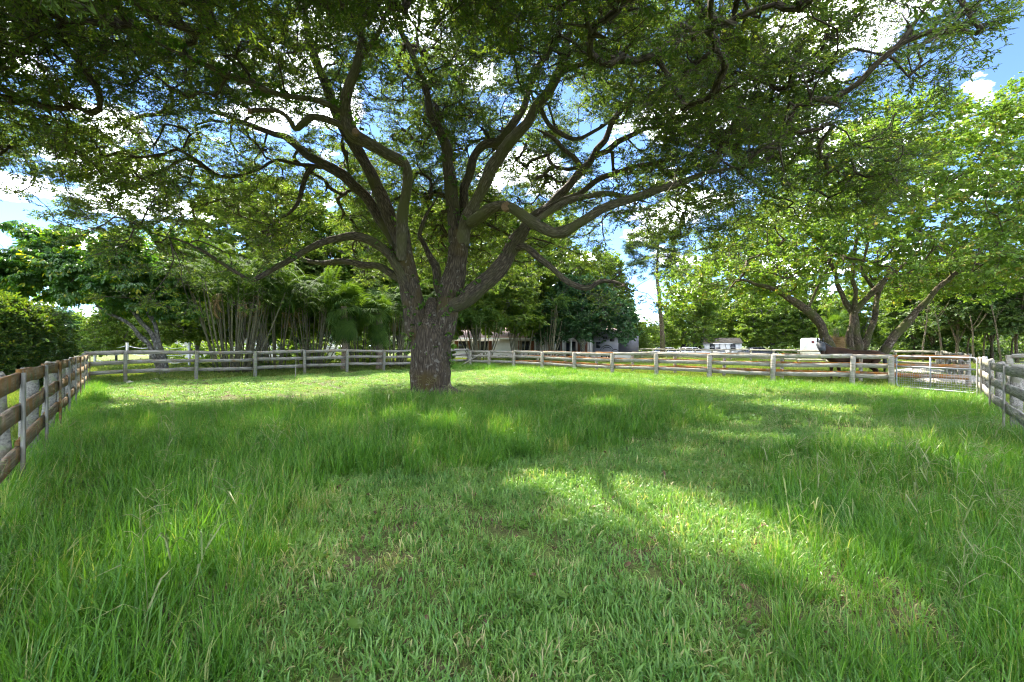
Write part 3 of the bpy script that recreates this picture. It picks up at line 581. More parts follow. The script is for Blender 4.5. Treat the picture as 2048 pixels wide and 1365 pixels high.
LIMBS = [
 ('pale_limb', [(804, 520, 14.05, 28), (803, 500, 13.95, 30), (806, 440, 13.8, 29), (813, 390, 13.6, 28), (815, 355, 13.4, 26), (803, 325, 13.2, 26), (770, 302, 13.0, 28), (735, 283, 12.8, 32), (706, 268, 12.6, 37), (690, 235, 12.5, 32), (690, 200, 12.3, 27), (705, 160, 12, 25), (722, 115, 11.8, 23), (728, 50, 11.6, 12), (725, -30, 11.4, 9)]),
 ('pale_limb', [(718, 125, 11.85, 15), (752, 80, 11.5, 12), (770, 40, 11.2, 10), (780, -30, 11, 8)]),
 ('pale_limb', [(706, 268, 12.6, 20), (665, 245, 12.4, 18), (630, 238, 12.2, 16), (605, 250, 12.0, 17), (590, 258, 11.9, 15), (575, 235, 11.8, 12), (550, 222, 11.7, 11), (497, 222, 11.5, 11)]),
 ('pale_limb', [(690, 228, 12.4, 15), (637, 202, 12.1, 14), (560, 188, 11.8, 14), (517, 176, 11.6, 15), (430, 138, 11.2, 14), (344, 100, 10.8, 9), (280, 60, 10.4, 6)]),
 ('oak_limb', [(802, 490, 14.25, 34), (778, 430, 14.4, 33), (760, 385, 14.5, 32), (735, 335, 14.7, 30), (700, 285, 14.9, 27), (672, 230, 15.1, 25), (650, 170, 15.3, 23), (630, 110, 15.5, 21), (612, 50, 15.6, 18), (605, -30, 15.8, 15)]),
 ('oak_limb', [(622, 95, 15.5, 17), (585, 88, 15, 15), (516, 75, 14.5, 13), (430, 66, 14, 11), (361, 45, 13.5, 9), (270, 30, 13, 6)]),
 ('oak_limb', [(812, 530, 14.4, 30), (790, 490, 14.5, 29), (755, 430, 14.7, 28), (725, 390, 14.9, 27), (680, 350, 15.1, 26), (640, 325, 15.3, 24), (600, 298, 15.6, 20), (560, 272, 15.9, 16), (500, 250, 16.2, 12), (430, 225, 16.5, 9), (350, 200, 16.8, 6)]),
 ('oak_limb', [(650, 332, 15.2, 11), (600, 332, 15, 10), (551, 320, 14.8, 9), (517, 337, 14.6, 7), (475, 352, 14.4, 5)]),
 ('oak_limb', [(630, 330, 15.2, 13), (612, 352, 15, 12), (599, 400, 14.7, 10), (580, 425, 14.4, 8), (550, 445, 14.1, 6), (520, 490, 13.7, 4)]),
 ('oak_limb', [(818, 580, 14.25, 30), (790, 530, 14.05, 28), (765, 500, 13.9, 25), (735, 478, 13.7, 22), (700, 468, 13.5, 21), (665, 475, 13.3, 20), (630, 492, 13.1, 18), (595, 512, 12.9, 16), (560, 530, 12.7, 14), (520, 553, 12.4, 11), (497, 560, 12.2, 9), (470, 545, 12, 8), (440, 525, 11.8, 8), (400, 500, 11.5, 8), (350, 478, 11.2, 7), (300, 465, 10.9, 6), (250, 440, 10.6, 5)]),
 ('oak_limb', [(812, 565, 14.6, 22), (760, 535, 14.9, 18), (720, 525, 15.1, 16), (670, 527, 15.4, 14), (620, 522, 15.7, 11), (570, 505, 16, 9), (510, 480, 16.4, 6)]),
 ('oak_limb', [(885, 600, 14.7, 26), (872, 545, 14.9, 21), (855, 505, 15.2, 15), (840, 470, 15.4, 12), (852, 430, 15.7, 8), (880, 390, 16.2, 6)]),
 ('oak_limb', [(914, 530, 14.55, 36), (910, 490, 14.6, 34), (906, 440, 14.7, 33), (903, 390, 14.8, 32), (895, 330, 14.9, 30), (890, 290, 14.9, 27), (872, 240, 14.9, 21), (852, 185, 14.9, 18), (835, 140, 14.8, 17), (812, 85, 14.7, 15), (790, 30, 14.6, 13), (778, -30, 14.5, 11)]),
 ('pale_limb', [(922, 490, 14.55, 38), (938, 430, 14.4, 33), (955, 395, 14.2, 31), (975, 360, 14, 30), (985, 335, 13.9, 30), (1010, 300, 13.7, 28), (1045, 250, 13.4, 26), (1080, 205, 13.1, 24), (1110, 165, 12.8, 23), (1130, 110, 12.5, 20), (1145, 50, 12.2, 17), (1155, -30, 12, 15)]),
 ('oak_limb', [(1122, 145, 12.7, 15), (1165, 128, 12.3, 13), (1210, 118, 12, 11), (1270, 118, 11.5, 9), (1340, 110, 11, 6)]),
 ('oak_limb', [(918, 480, 14.9, 26), (926, 400, 15.1, 23), (942, 325, 15.3, 21), (965, 295, 15.4, 21), (1005, 270, 15.5, 20), (1040, 225, 15.7, 18), (1060, 170, 15.9, 16), (1085, 120, 16.1, 14), (1120, 60, 16.3, 12), (1150, -10, 16.6, 9)]),
 ('oak_limb', [(894, 622, 14.38, 40), (940, 590, 14.3, 42), (980, 555, 14.2, 41), (1015, 515, 14.1, 38), (1042, 470, 14, 35), (1065, 440, 14.1, 30), (1105, 405, 14.4, 25), (1140, 365, 14.7, 22), (1170, 335, 14.9, 20), (1195, 300, 15.1, 18), (1230, 240, 15.4, 14), (1265, 180, 15.7, 11), (1290, 130, 16, 8)]),
 ('oak_limb', [(1185, 315, 15, 14), (1235, 285, 15.3, 13), (1280, 262, 15.6, 11), (1340, 245, 16, 8), (1400, 235, 16.5, 6)]),
 ('oak_limb', [(1060, 445, 14, 20), (1110, 412, 13.7, 16), (1160, 385, 13.5, 15), (1210, 350, 13.3, 13), (1290, 330, 13, 11), (1350, 318, 12.8, 8), (1420, 300, 12.4, 5)]),
 ('pale_limb', [(940, 450, 14.1, 30), (975, 422, 13.6, 27), (1010, 412, 13.2, 27), (1040, 430, 12.9, 29), (1070, 450, 12.7, 30), (1100, 465, 12.5, 28), (1130, 460, 12.3, 26), (1170, 440, 12, 23), (1210, 418, 11.7, 22), (1250, 402, 11.4, 20), (1300, 385, 11.1, 19), (1350, 370, 10.8, 18), (1400, 350, 10.5, 15), (1450, 340, 10.2, 10), (1540, 325, 9.8, 6)]),
 ('pale_limb', [(1068, 450, 12.75, 18), (1100, 425, 12.9, 16), (1130, 405, 12.8, 16), (1170, 392, 12.6, 15), (1210, 385, 12.4, 13), (1250, 395, 12.2, 10), (1300, 405, 12, 7)]),
 ('oak_limb', [(1028, 500, 13.95, 22), (1050, 495, 13.6, 18), (1080, 520, 13.3, 17), (1110, 545, 13.1, 16), (1140, 568, 12.9, 15), (1175, 577, 12.7, 14), (1205, 560, 12.5, 12), (1235, 565, 12.3, 10), (1262, 582, 12.1, 6)]),
 ('oak_limb', [(1075, 212, 13.2, 14), (1110, 262, 13.4, 12), (1150, 280, 13.6, 11), (1190, 262, 13.8, 9), (1240, 225, 14.1, 6)]),
 ('oak_limb', [(1165, 340, 14.9, 12), (1130, 300, 15.2, 11), (1105, 275, 15.4, 9), (1070, 258, 15.7, 7)]),
]
skel = [S1, S2]
for n_, (mt, rows) in enumerate(LIMBS):
    pr = px_limb([(a_, b_, c_, d_ * .77) for a_, b_, c_, d_ in rows], OB, .014, 40 + n_, .07); pr = (pr[0], pr[1] * np.interp(np.linspace(0, 1, len(pr[1])), [0, .8, 1], [1, 1, 1 if rows[-1][0] == 497 else .35])); skel.append(pr)
    limb_obj('limb', *pr, M[mt], oak, 18, .12, 10 + n_)
# pale sawn ends
for (p, y, d, wd, dirn) in [(496, 222, 11.49, 12, (-1, -.3, 0)), (712, 262, 12.25, 17, (.5, -1, .4)), (1011, 413, 12.93, 22, (-.35, -1, .1))]:
    c = at(p, y, d) - OB; u = np.array(dirn, float); u /= np.linalg.norm(u); r_ = wd / 2 / F * d
    mb = MB(); mb.tube([c - u * .10, c - u * .004, c], [r_ * .9, r_ * .86, r_ * .8], 14); mb.build('sawn_end', M['cut'], oak)
# crown targets: a domed shell, open inside, drooping at the rim, with holes carved along the sun direction to put sun patches on the grass
def oak_targets(n, seed):
    g = np.random.default_rng(seed); o = []
    sdv = np.array(sd)
    gaps = [(1.2, 4.25, .7, 1.5), (.45, 5.0, .45, 1.0), (2.0, 3.7, .45, .9), (-.75, 7.6, .5, 1.0), (.15, 7.4, .35, .9), (4.3, 9.0, .6, 1.0), (4.6, 6.4, .6, .8), (5.8, 5.6, .6, .8), (6.3, 7.8, .7, .8),
            (-2.0, 3.2, .4, .7), (2.3, 10.5, .6, .8), (-6.5, 8.0, .5, .8), (7.2, 11.0, .9, 1), (1.75, 3.3, .5, 1), (2.1, 2.8, .4, 1), (-1.9, 8.6, .3, 1), (-4.2, 7.0, .35, 1), (-3.4, 9.8, .35, 1), (-7.5, 10.0, .4, 1), (5.2, 4.2, .3, .9), (3.6, 7.6, .3, .9), (-2.6, 2.9, .25, .9)]
    while len(o) < n:
        p = np.column_stack([g.uniform(-16, 11, 4000), g.uniform(3.0, 21.5, 4000), g.uniform(3.8, 15.5, 4000)])
        rx = np.where(p[:, 0] < -2, 14.0, 12.5); r = np.sqrt(((p[:, 0] + 2) / rx) ** 2 + ((p[:, 1] - 12.2) / 9.4) ** 2)
        zl = 8.6 - 4.0 * r ** 1.6 + .5 * noise3(p, .5, 3); zt = 5.2 + 9.8 * np.sqrt(np.clip(1 - r ** 2.2, 0, 1))
        ok = (r < 1 + .06 * noise3(p, .9, 5)) & (p[:, 2] > zl) & (p[:, 2] < zt)
        f = (p[:, 2] - zl) / (zt - zl + 1e-6); depth = np.minimum((zt - p[:, 2]) / 3.2, 1)
        ok &= g.uniform(0, 1, 4000) < (.55 + .45 * (r ** 2)) * (1.15 - .45 * depth * (r < .6)) * np.where((p[:, 0] > 2) & (p[:, 1] < 10.5), .42, 1)
        ok &= noise3(p, 1.05, 9) + .4 * noise3(p, 2.3, 10) > -.42
        u = p[:, 0] / p[:, 1]; el = (p[:, 2] - 1.5) / p[:, 1]
        ok &= u < .84 + .22 * np.clip((el - .25) / .45, 0, 1.1) + .03 * noise3(p, 1.5, 12)
        ok &= ~((u < -.98) & (el < .42) & (el > .30) & (g.uniform(0, 1, 4000) < .8))
        ok &= ~((p[:, 0] < -7) & (p[:, 1] > 17.5))
        for gx, gy, gr, pr_ in gaps:
            dx = p - np.array([gx, gy, 0]); t = dx @ sdv; perp = np.linalg.norm(dx - t[:, None] * sdv, axis=1); ok &= ~((perp < gr * 1.25) & (g.uniform(0, 1, 4000) < pr_))
        o.extend(p[ok])
    return np.array(o[:n]) - OB, gaps
tg, GAPS = oak_targets(9800, 21)
ex = []                                     # small leafy ends on the low limbs
for k_, n_, r_ in ((23, 26, .8), (11, 60, 1.5), (22, 30, .9), (21, 50, 1.2), (10, 30, .9), (9, 24, .9), (20, 30, 1.0), (12, 30, 1.0)):
    tp = skel[k_][0]; q = tp[rng.integers(int(len(tp) * .72), len(tp), n_)] + rng.normal(0, r_ * .5, (n_, 3)) + np.array([0, 0, .15]); ex.append(q)
tg = np.concatenate([tg] + ex)
mb, bk, pos, rot, scl = grow(skel[2:], tg, 5, step=.34, wob=.13, tip=.0085, expo=.48, twig_step=.27, twig_scale=.98, attach_from=2.5)
keep = np.ones(len(pos), bool)
for gx, gy, gr, pr_ in GAPS:
    dx = pos + OB - np.array([gx, gy, 0]); t = dx @ np.array(sd); perp = np.linalg.norm(dx - t[:, None] * np.array(sd), axis=1); keep &= ~((perp < gr * 1.2) & (rng.uniform(0, 1, len(pos)) < pr_))
branch_obj(mb, bk, M['oak_limb'], oak); scatter('crown', P_oak, pos[keep], rot[keep], scl[keep], oak, 3)
print('oak twigs', keep.sum())
# creeper leaves on trunk and limbs
def on_tube(pr, n, seed, z0=0, z1=99, up=False):
    g = np.random.default_rng(seed); pts, rad = pr; i = g.integers(1, len(pts) - 1, n); th = g.uniform(0, 6.283, n)
    tgv = pts[np.minimum(i + 1, len(pts) - 1)] - pts[i - 1]; tgv /= np.linalg.norm(tgv, axis=1)[:, None]
    u = np.cross(tgv, [.1, .2, 1]); u /= np.linalg.norm(u, axis=1)[:, None]; w_ = np.cross(tgv, u)
    nr = np.cos(th)[:, None] * u + np.sin(th)[:, None] * w_; p = pts[i] + nr * rad[i][:, None] * 1.02
    ok = (p[:, 2] > z0) & (p[:, 2] < z1); 
    if up: ok &= nr[:, 2] > .1
    p, nr = p[ok], nr[ok]; yaw = np.arctan2(nr[:, 1], nr[:, 0]) + g.normal(0, .8, len(p)); pit = g.normal(-.3, .6, len(p))
    return p, np.stack([g.normal(0, .5, len(p)), pit, yaw], 1)
vp = [on_tube(S0, 60, 9, .8, 2.5), on_tube(S1, 90, 1, .9, 3.5), on_tube(S2, 90, 2, .9, 3.5), on_tube(skel[18], 260, 3, 0, 5.6, True), on_tube(skel[11], 200, 4, 0, 9, True), on_tube(skel[14], 90, 5, 4, 9), on_tube(skel[2], 50, 6, 5, 9), on_tube(skel[5], 130, 7, 5, 12), on_tube(skel[21], 70, 8, 3, 9, True)]
scatter('creeper', P_vine, np.concatenate([a for a, b in vp]), np.concatenate([b for a, b in vp]), rng.uniform(.5, 1.2, sum(len(a) for a, b in vp)), oak, 5)

# ------------------------------------------------------------------ other trees
def dome(n, seed, c, rad, zl, zr, zt, gap=-.35, ns=.9, hollow=.5, shear=0.):
    """points in a domed crown: zl bottom in the middle, zr bottom at the rim, zt top"""
    g = np.random.default_rng(seed); o = []
    while len(o) < n:
        p = np.column_stack([g.uniform(-1.1, 1.1, 3000) * rad[0], g.uniform(-1.1, 1.1, 3000) * rad[1], g.uniform(min(zl, zr), zt, 3000)])
        q = p.copy(); q[:, 0] -= shear * (p[:, 2] - zr)
        r = np.sqrt((q[:, 0] / rad[0]) ** 2 + (q[:, 1] / rad[1]) ** 2) * (1 + .14 * noise3(p, ns, seed + 1))
        lo = zl + (zr - zl) * r ** 1.5; hi = zr + (zt - zr) * np.sqrt(np.clip(1 - r ** 2.2, 0, 1)) * (1 + .1 * noise3(p, ns, seed + 2))
        ok = (r < 1) & (p[:, 2] > lo) & (p[:, 2] < hi)
        ok &= g.uniform(0, 1, 3000) < hollow + (1 - hollow) * np.maximum(r ** 2, np.clip(1 - (hi - p[:, 2]) / 2.5, 0, 1))
        ok &= noise3(p, ns * 1.4, seed + 3) > gap
        o.extend(p[ok] + np.array([c[0], c[1], 0]))
    return np.array(o[:n])
def simple_tree(name, label, cat, loc, limbs, targets, pc, bark, seed, twig=1.0, tstep=.5, step=.5, tip=.012, afrom=1.2, group=None, sides=8):
    root = thing(name, label, cat, loc, 0, group)
    for k, (p, r) in enumerate(limbs): limb_obj('trunk', p, r, bark, root, 14, .12, seed + k)
    mb, bk, pos, rot, scl = grow(limbs, targets, seed, step=step, wob=.12, tip=tip, twig_step=tstep, twig_scale=twig, attach_from=afrom, sides=4)
    branch_obj(mb, bk, bark, root); scatter('crown', pc, pos, rot, scl, root, seed)
    return root
def L3(rows, step=.15): s = spline(np.array(rows, float), step); return s[:, :3], s[:, 3]

# right: light-leaved tree of several mossy stems behind the horse
TB = np.array([17.9, 24.2, 0.])
rows = [[(1668, 712, 24, 30), (1655, 680, 23.9, 28), (1638, 648, 23.7, 26), (1610, 618, 23.4, 23), (1585, 600, 23.1, 20), (1550, 583, 22.8, 13), (1515, 568, 22.4, 10), (1480, 560, 22, 6)],
        [(1702, 712, 24.2, 24), (1700, 685, 24.2, 20), (1703, 650, 24.2, 18), (1722, 610, 24.2, 17), (1755, 575, 24.1, 15), (1790, 545, 24, 12), (1830, 510, 23.8, 8)],
        [(1716, 712, 24.4, 34), (1712, 680, 24.4, 30), (1708, 640, 24.5, 24), (1698, 615, 24.6, 18), (1680, 580, 24.7, 14), (1665, 540, 24.9, 11), (1640, 480, 25.2, 8)],
        [(1722, 700, 24.6, 24), (1738, 670, 24.6, 19), (1748, 640, 24.7, 16), (1752, 600, 24.8, 14), (1770, 560, 25, 12), (1800, 500, 25.2, 9), (1850, 420, 25.4, 6)],
        [(1768, 712, 23.9, 32), (1780, 685, 23.8, 26), (1800, 660, 23.7, 24), (1832, 625, 23.5, 19), (1865, 590, 23.2, 16), (1895, 560, 23, 13), (1940, 535, 22.7, 10), (2000, 510, 22.4, 7)],
        [(1708, 640, 24.3, 14), (1712, 590, 24.3, 13), (1705, 540, 24.4, 11), (1715, 480, 24.5, 9), (1740, 400, 24.6, 6)],
        [(1755, 590, 24.6, 11), (1735, 560, 24.7, 10), (1725, 520, 24.8, 8), (1760, 430, 25, 6)],
        [(1612, 620, 23.4, 9), (1630, 590, 23.5, 8), (1640, 550, 23.6, 6)]]
lim = [px_limb([(a_, b_, c_, d_ * .64) for a_, b_, c_, d_ in r_], TB, .02, 60 + k) for k, r_ in enumerate(rows)]
tt = dome(1650, 31, (1.6, 0), (9.8, 8.5), 5.4, 3.9, 14.2, gap=-.55, ns=.6, hollow=.35, shear=.22)
simple_tree('orchid_tree', 'light green spreading tree with several mossy stems behind the dark horse', 'tree', tuple(TB), lim, tt, P_light, M['mossy_bark'], 33, 1.25, .30, .45, .009, 2.6)

# left: leaning grey multi-stem tree with drooping leaflets
LB = np.array([-17.9, 23.2, 0.])
rows = [[(322, 752, 23.2, 24), (320, 735, 23.2, 20), (300, 695, 23.1, 13), (285, 678, 23, 12), (255, 645, 22.8, 10), (215, 625, 22.5, 8), (190, 612, 22.3, 6)],
        [(326, 752, 23.2, 22), (325, 730, 23.2, 18), (312, 690, 23.2, 14), (295, 655, 23.2, 11), (262, 620, 23, 10), (235, 590, 22.8, 8), (215, 560, 22.6, 6)],
        [(330, 752, 23.3, 22), (328, 720, 23.3, 18), (318, 680, 23.3, 13), (310, 650, 23.4, 11), (295, 620, 23.5, 9), (285, 590, 23.6, 7), (280, 550, 23.7, 5)]]
lim = [px_limb([(a_, b_, c_, d_ * .68) for a_, b_, c_, d_ in r_], LB, .015, 80 + k) for k, r_ in enumerate(rows)]
tt = np.concatenate([dome(230, 41, (-2.6, -.3), (3.6, 3.0), 3.9, 3.7, 7.4, gap=-.6, ns=1.1, hollow=.5), dome(90, 42, (-5.6, -1.2), (2.6, 2.2), 4.7, 4.5, 7.4, gap=-.6, ns=1.1), dome(70, 43, (-.6, .4), (2.0, 2.0), 3.2, 3.2, 6.0, gap=-.6)])
simple_tree('umbrella_tree', 'leaning grey-stemmed tree with drooping glossy leaflets behind the corner fence', 'tree', tuple(LB), lim, tt, P_comp, M['grey_bark'], 44, 1.15, .42, .4, .013, 2.0)

# hedge at the left edge
hg = thing('hedge', 'tall dark clipped hedge with sunlit yellow-green top beyond the brown fence', 'hedge', (-20.6, 16.9, 0), R(-14))
g = np.random.default_rng(51); n_ = 8500
u = g.normal(0, 1, (n_, 3)); u[:, 2] = abs(u[:, 2]) * 1.1; u /= (np.abs(u) ** 3.2).sum(1)[:, None] ** (1 / 3.2)
p = u * np.array([3.3, 2.0, 3.1]) * (1 + .05 * noise3(u * 3, 2, 52))[:, None] * g.uniform(.9, 1.02, n_)[:, None]
scatter('foliage', P_hedge, p, np.stack([g.normal(0, .5, n_), -.6 * u[:, 2] + g.normal(0, .4, n_), np.arctan2(u[:, 1], u[:, 0]) + g.normal(0, .6, n_)], 1), g.uniform(.8, 1.3, n_), hg, 6)
# woody inside of the hedge, so that no daylight shows through it
mb = MB()
for k in range(26):
    x, y = g.uniform(-2.6, 2.6), g.uniform(-1.4, 1.4); mb.tube([[x * .8, y * .8, -.1], [x, y, 1.2], [x * 1.15 + g.normal(0, .2), y * 1.2, 2.6]], [.05, .035, .015], 5)
mb.build('stems', M['twig'], hg, True, kind='stuff')
n2 = 1800; pi_ = np.column_stack([g.uniform(-3.2, 3.2, n2), g.uniform(-2.0, 2.0, n2), g.uniform(.1, 2.9, n2)])
scatter('inner_foliage', P_hedge, pi_, np.stack([g.normal(0, .6, n2), g.normal(0, .5, n2), g.uniform(0, 6.28, n2)], 1), g.uniform(1.2, 1.7, n2), hg, 8)

# background trees: four kinds, each copied
def proto_tree(name, label, seed, pc, bark, H, rad, zl, zr, nt_, twig, lean=0, stems=3, gap=-.5, tr=.2, loc=(0, 0, 0), tstep=.55):
    g = np.random.default_rng(seed); lim = []; zf = zl * .55
    main = [[0, 0, -.2, tr * 1.25], [0.05, 0, .4, tr], [lean * .3, .05, zf, tr * .85], [lean * .7, .1, (zf + H) / 2, tr * .5], [lean, 0, H * .86, tr * .12]]; lim.append(L3(main, .3))
    for s in range(stems):
        a = s * 6.283 / stems + g.normal(0, .4); b = np.array([math.cos(a), math.sin(a)]) * rad[0]
        lim.append(L3([[lean * .3, .05, zf * .9, tr * .6], [lean * .3 + b[0] * .25, b[1] * .25, zf + (H - zf) * .25, tr * .45], [b[0] * .55, b[1] * .55, zf + (H - zf) * .5, tr * .25], [b[0] * .7, b[1] * .7, zf + (H - zf) * .72, tr * .1]], .3))
    return simple_tree(name, label, 'tree', loc, lim, dome(nt_, seed, (lean * .5, 0), rad, zl, zr, H, gap, .7), pc, bark, seed, twig, tstep, .6, .016, 1.5, 'trees behind the paddock')
def spot(px, d): return ((px - 1024) / F * d, d, 0)
tA = proto_tree('shade_tree', 'mid-green tree just behind the first big palm clump', 61, P_mid, M['grey_bark'], 15.0, (5.6, 5.6), 3.4, 2.6, 760, 1.15, tr=.22, loc=spot(520, 36))
tB = proto_tree('shade_tree', 'bright green tree with ragged crown just right of the bare pine trunk', 62, P_bright, M['grey_bark'], 12.5, (4.8, 4.8), 2.6, 1.8, 560, 1.0, tr=.18, gap=-.45, loc=spot(1388, 68))
tC = proto_tree('shade_tree', 'dense rounded blue-green tree hanging over the far house roof', 63, P_blue, M['grey_bark'], 8.8, (5.4, 4.6), 2.9, 2.2, 620, 1.0, tr=.28, gap=-.8, loc=spot(1165, 50))
tD = proto_tree('shade_tree', 'dark slender tree at the near edge of the woods behind the gate', 64, P_dark, M['mossy_bark'], 10.0, (3.4, 3.4), 3.4, 3.0, 320, 1.0, lean=.6, stems=2, tr=.14, loc=spot(1912, 42))
def cp(src, label, px, d, s, rz): return copy_tree(src, label, spot(px, d), rz, (s, s, s))
for a in [(tA, 'mid-green tree filling the gap above the sabal palm', 690, 39, 1.0, 1.0), (tA, 'mid-green tree behind the oak trunk and its left fork', 800, 42, 1.05, 2.0), (tA, 'mid-green tree between the leaning grey tree and first palm clump', 395, 36, .75, 3.1),
          (tA, 'mid-green tree just right of the oak trunk above the palm canes', 950, 46, 1.15, 4.2), (tA, 'mid-green tree above the canes in front of the far house', 1075, 56, 1.25, 5.0),
          (tA, 'mid-green tall tree behind the grey trailer and blue-green tree', 1185, 76, 1.2, .9), (tB, 'low yellow-green tree beside the hedge, behind the rope fence', 232, 37, .52, .5), (tB, 'bright green tree behind the white shed, at its ridge', 1470, 74, .95, 1.2), (tB, 'bright green tree between the shed and the white horse trailer', 1545, 68, .95, 2.1),
          (tB, 'small bright tree left of the pine trunk behind the grey trailer', 1262, 74, .62, 2.9), (tB, 'bright tree behind the white horse trailer', 1625, 66, .9, 3.8), (tB, 'low bright bushy tree at the sky gap beside the pine', 1298, 88, .55, 4.1),
          (tB, 'bright tree peeping between the stems of the light green tree', 1715, 60, .9, 5.2),
          (tD, 'dark woodland tree standing furthest into the right edge', 2035, 40, .95, 1.0), (tD, 'dark woodland tree directly above the gate', 1870, 47, 1.05, 2.2), (tD, 'dark woodland tree behind the return fence, second from the edge', 1985, 45, 1.0, 3.3),
          (tD, 'dark woodland tree right of the leaning mossy stem', 1825, 52, 1.0, 4.6), (tD, 'dark tree rising behind the shed roof end', 1508, 80, 1.05, 5.5), (tD, 'dark tree behind the dark parked car', 1420, 82, 1.1, .3),
          (tD, 'distant dark tree over the hedge at the left edge', 20, 44, .62, 1.7), (tC, 'hazy blue-green tree low behind the hedge', 120, 52, .62, 2.0), (tA, 'mid-green tree at the far left behind the leaning grey tree', 300, 50, .5, .7),
          (tC, 'blue-green tree dimly seen behind the palm canes left of the oak', 610, 50, .85, 1.2), (tD, 'dark tree behind the horse trailer and fallen palm skirt', 1660, 72, .9, 2.8), (tD, 'dark tree at the sky gap, far behind the small house end', 1345, 92, .9, 3.9)]: cp(*a)
# distant belt of woods all round the fields
g = np.random.default_rng(71); n_ = 5200; an = g.uniform(-1.35, 1.35, n_); dd = 112 + 14 * g.uniform(0, 1, n_) + 8 * np.sin(an * 9)
hz = (6.2 + 1.6 * np.sin(an * 13 + 1) + 1.2 * np.sin(an * 29)) * np.sqrt(g.uniform(0, 1, n_))
p = np.column_stack([np.sin(an) * dd, np.cos(an) * dd, hz]); rt = np.stack([g.normal(0, .6, n_), g.normal(0, .5, n_), g.uniform(0, 6.28, n_)], 1)
tl = scatter('treeline', P_dark, p, rt, g.uniform(2.2, 3.6, n_), None, 9); tl['label'] = 'distant dark belt of woods along the horizon'; tl['category'] = 'woods'
# low undergrowth below the woods on the right
n_ = 900; px = g.uniform(1240, 2120, n_); d = g.uniform(76, 86, n_); px2 = g.uniform(1800, 2150, 500); d2 = g.uniform(47, 56, 500); px, d = np.r_[px, px2], np.r_[d, d2]
p = np.column_stack([(px - 1024) / F * d, d, g.uniform(.1, 2.0, len(d)) * (1 + .4 * np.sin(px * .05))]); n_ = len(p)
un = scatter('undergrowth', P_dark, p, np.stack([g.normal(0, .6, n_), g.normal(0, .5, n_), g.uniform(0, 6.28, n_)], 1), g.uniform(.9, 1.6, n_), None, 10); un['label'] = 'low dark undergrowth below the far trees'; un['category'] = 'undergrowth'
g = np.random.default_rng(72); n_ = 1500; px = g.uniform(330, 900, n_); d = g.uniform(42, 47, n_); ok = (np.sin(px * .045) + .6 * np.sin(px * .11 + 1)) > -.45; px, d = px[ok], d[ok]; n_ = len(px)
p = np.column_stack([(px - 1024) / F * d, d, g.uniform(.05, 1.9, n_) * (1 + .3 * np.sin(px * .07))])
un = scatter('garden_shrubs', P_bright, p, np.stack([g.normal(0, .6, n_), g.normal(0, .5, n_), g.uniform(0, 6.28, n_)], 1), g.uniform(.6, 1.0, n_), None, 12); un['label'] = 'sunlit yellow-green garden shrubbery behind the palm canes'; un['category'] = 'shrubs'
# thin bare stems in the woods behind the gate
def sapling(label, px, d, h, lean, seed):
    r_ = thing('bare_sapling', label, 'sapling', spot(px, d), 0, 'thin stems in the woods'); gg = np.random.default_rng(seed)
    limb_obj('trunk', *L3([[0, 0, -.2, .09], [lean * .2, .1, h * .3, .075], [lean * .6, 0, h * .65, .05], [lean, .1, h, .025]], .3), M['mossy_bark'], r_, 8, .1, seed)
    for k in range(4):
        z = h * gg.uniform(.45, .9); a = gg.uniform(0, 6.28); b = lean * (z / h) ** 1.3
        limb_obj('branch', *L3([[b, .05, z, .025], [b + .4 * math.cos(a), .4 * math.sin(a), z + .6, .018], [b + .9 * math.cos(a), .9 * math.sin(a), z + 1.5, .008]], .3), M['mossy_bark'], r_, 6, .1, seed + k)
for k, (px, d, h, le) in enumerate([(1846, 41, 5.2, .5), (1888, 39, 4.6, -.7), (1935, 43, 5.6, .8), (1950, 37, 4.0, -.3), (1968, 41, 5.0, .4), (2004, 38, 5.2, -.9), (2024, 43, 5.0, .5)]):
    sapling(['slim bare stem at the woods edge above the gate latch', 'slim bare stem leaning left, above the gate middle', 'slim bare stem leaning right, over the end-on fence', 'short bare stem just left of the gate hinge post', 'upright bare stem over the gate hinge post', 'bare stem strongly leaning left, right of the hinge post', 'bare stem nearest the right edge among the woods'][k], px, d, h, le, 700 + k)

# pine: tall bare trunk right of the far house
pn = thing('pine_tree', 'tall bare reddish pine trunk with thin crown right of the far house', 'pine', spot(1326, 60))
pl = L3([[0, 0, -.2, .36], [-.1, 0, 3, .30], [-.5, 0, 8, .24], [-.75, .1, 11, .2], [-.6, 0, 15, .13], [-.5, 0, 19, .04]], .4); limb_obj('trunk', *pl, M['mossy_bark'], pn, 14, .1, 90)
tt = np.concatenate([dome(45, 91, (-.6, 0), (4.2, 4.2), 11.3, 11, 14, -.3, .8), dome(70, 92, (-.6, 0), (3.6, 3.6), 13.0, 13, 19, -.3, .8)])
mb, bk, pos, rot, scl = grow([pl], tt, 93, step=.6, tip=.016, twig_step=.5, twig_scale=1.5, attach_from=8.5); branch_obj(mb, bk, M['mossy_bark'], pn); scatter('crown', P_pine, pos, rot, scl, pn, 94)

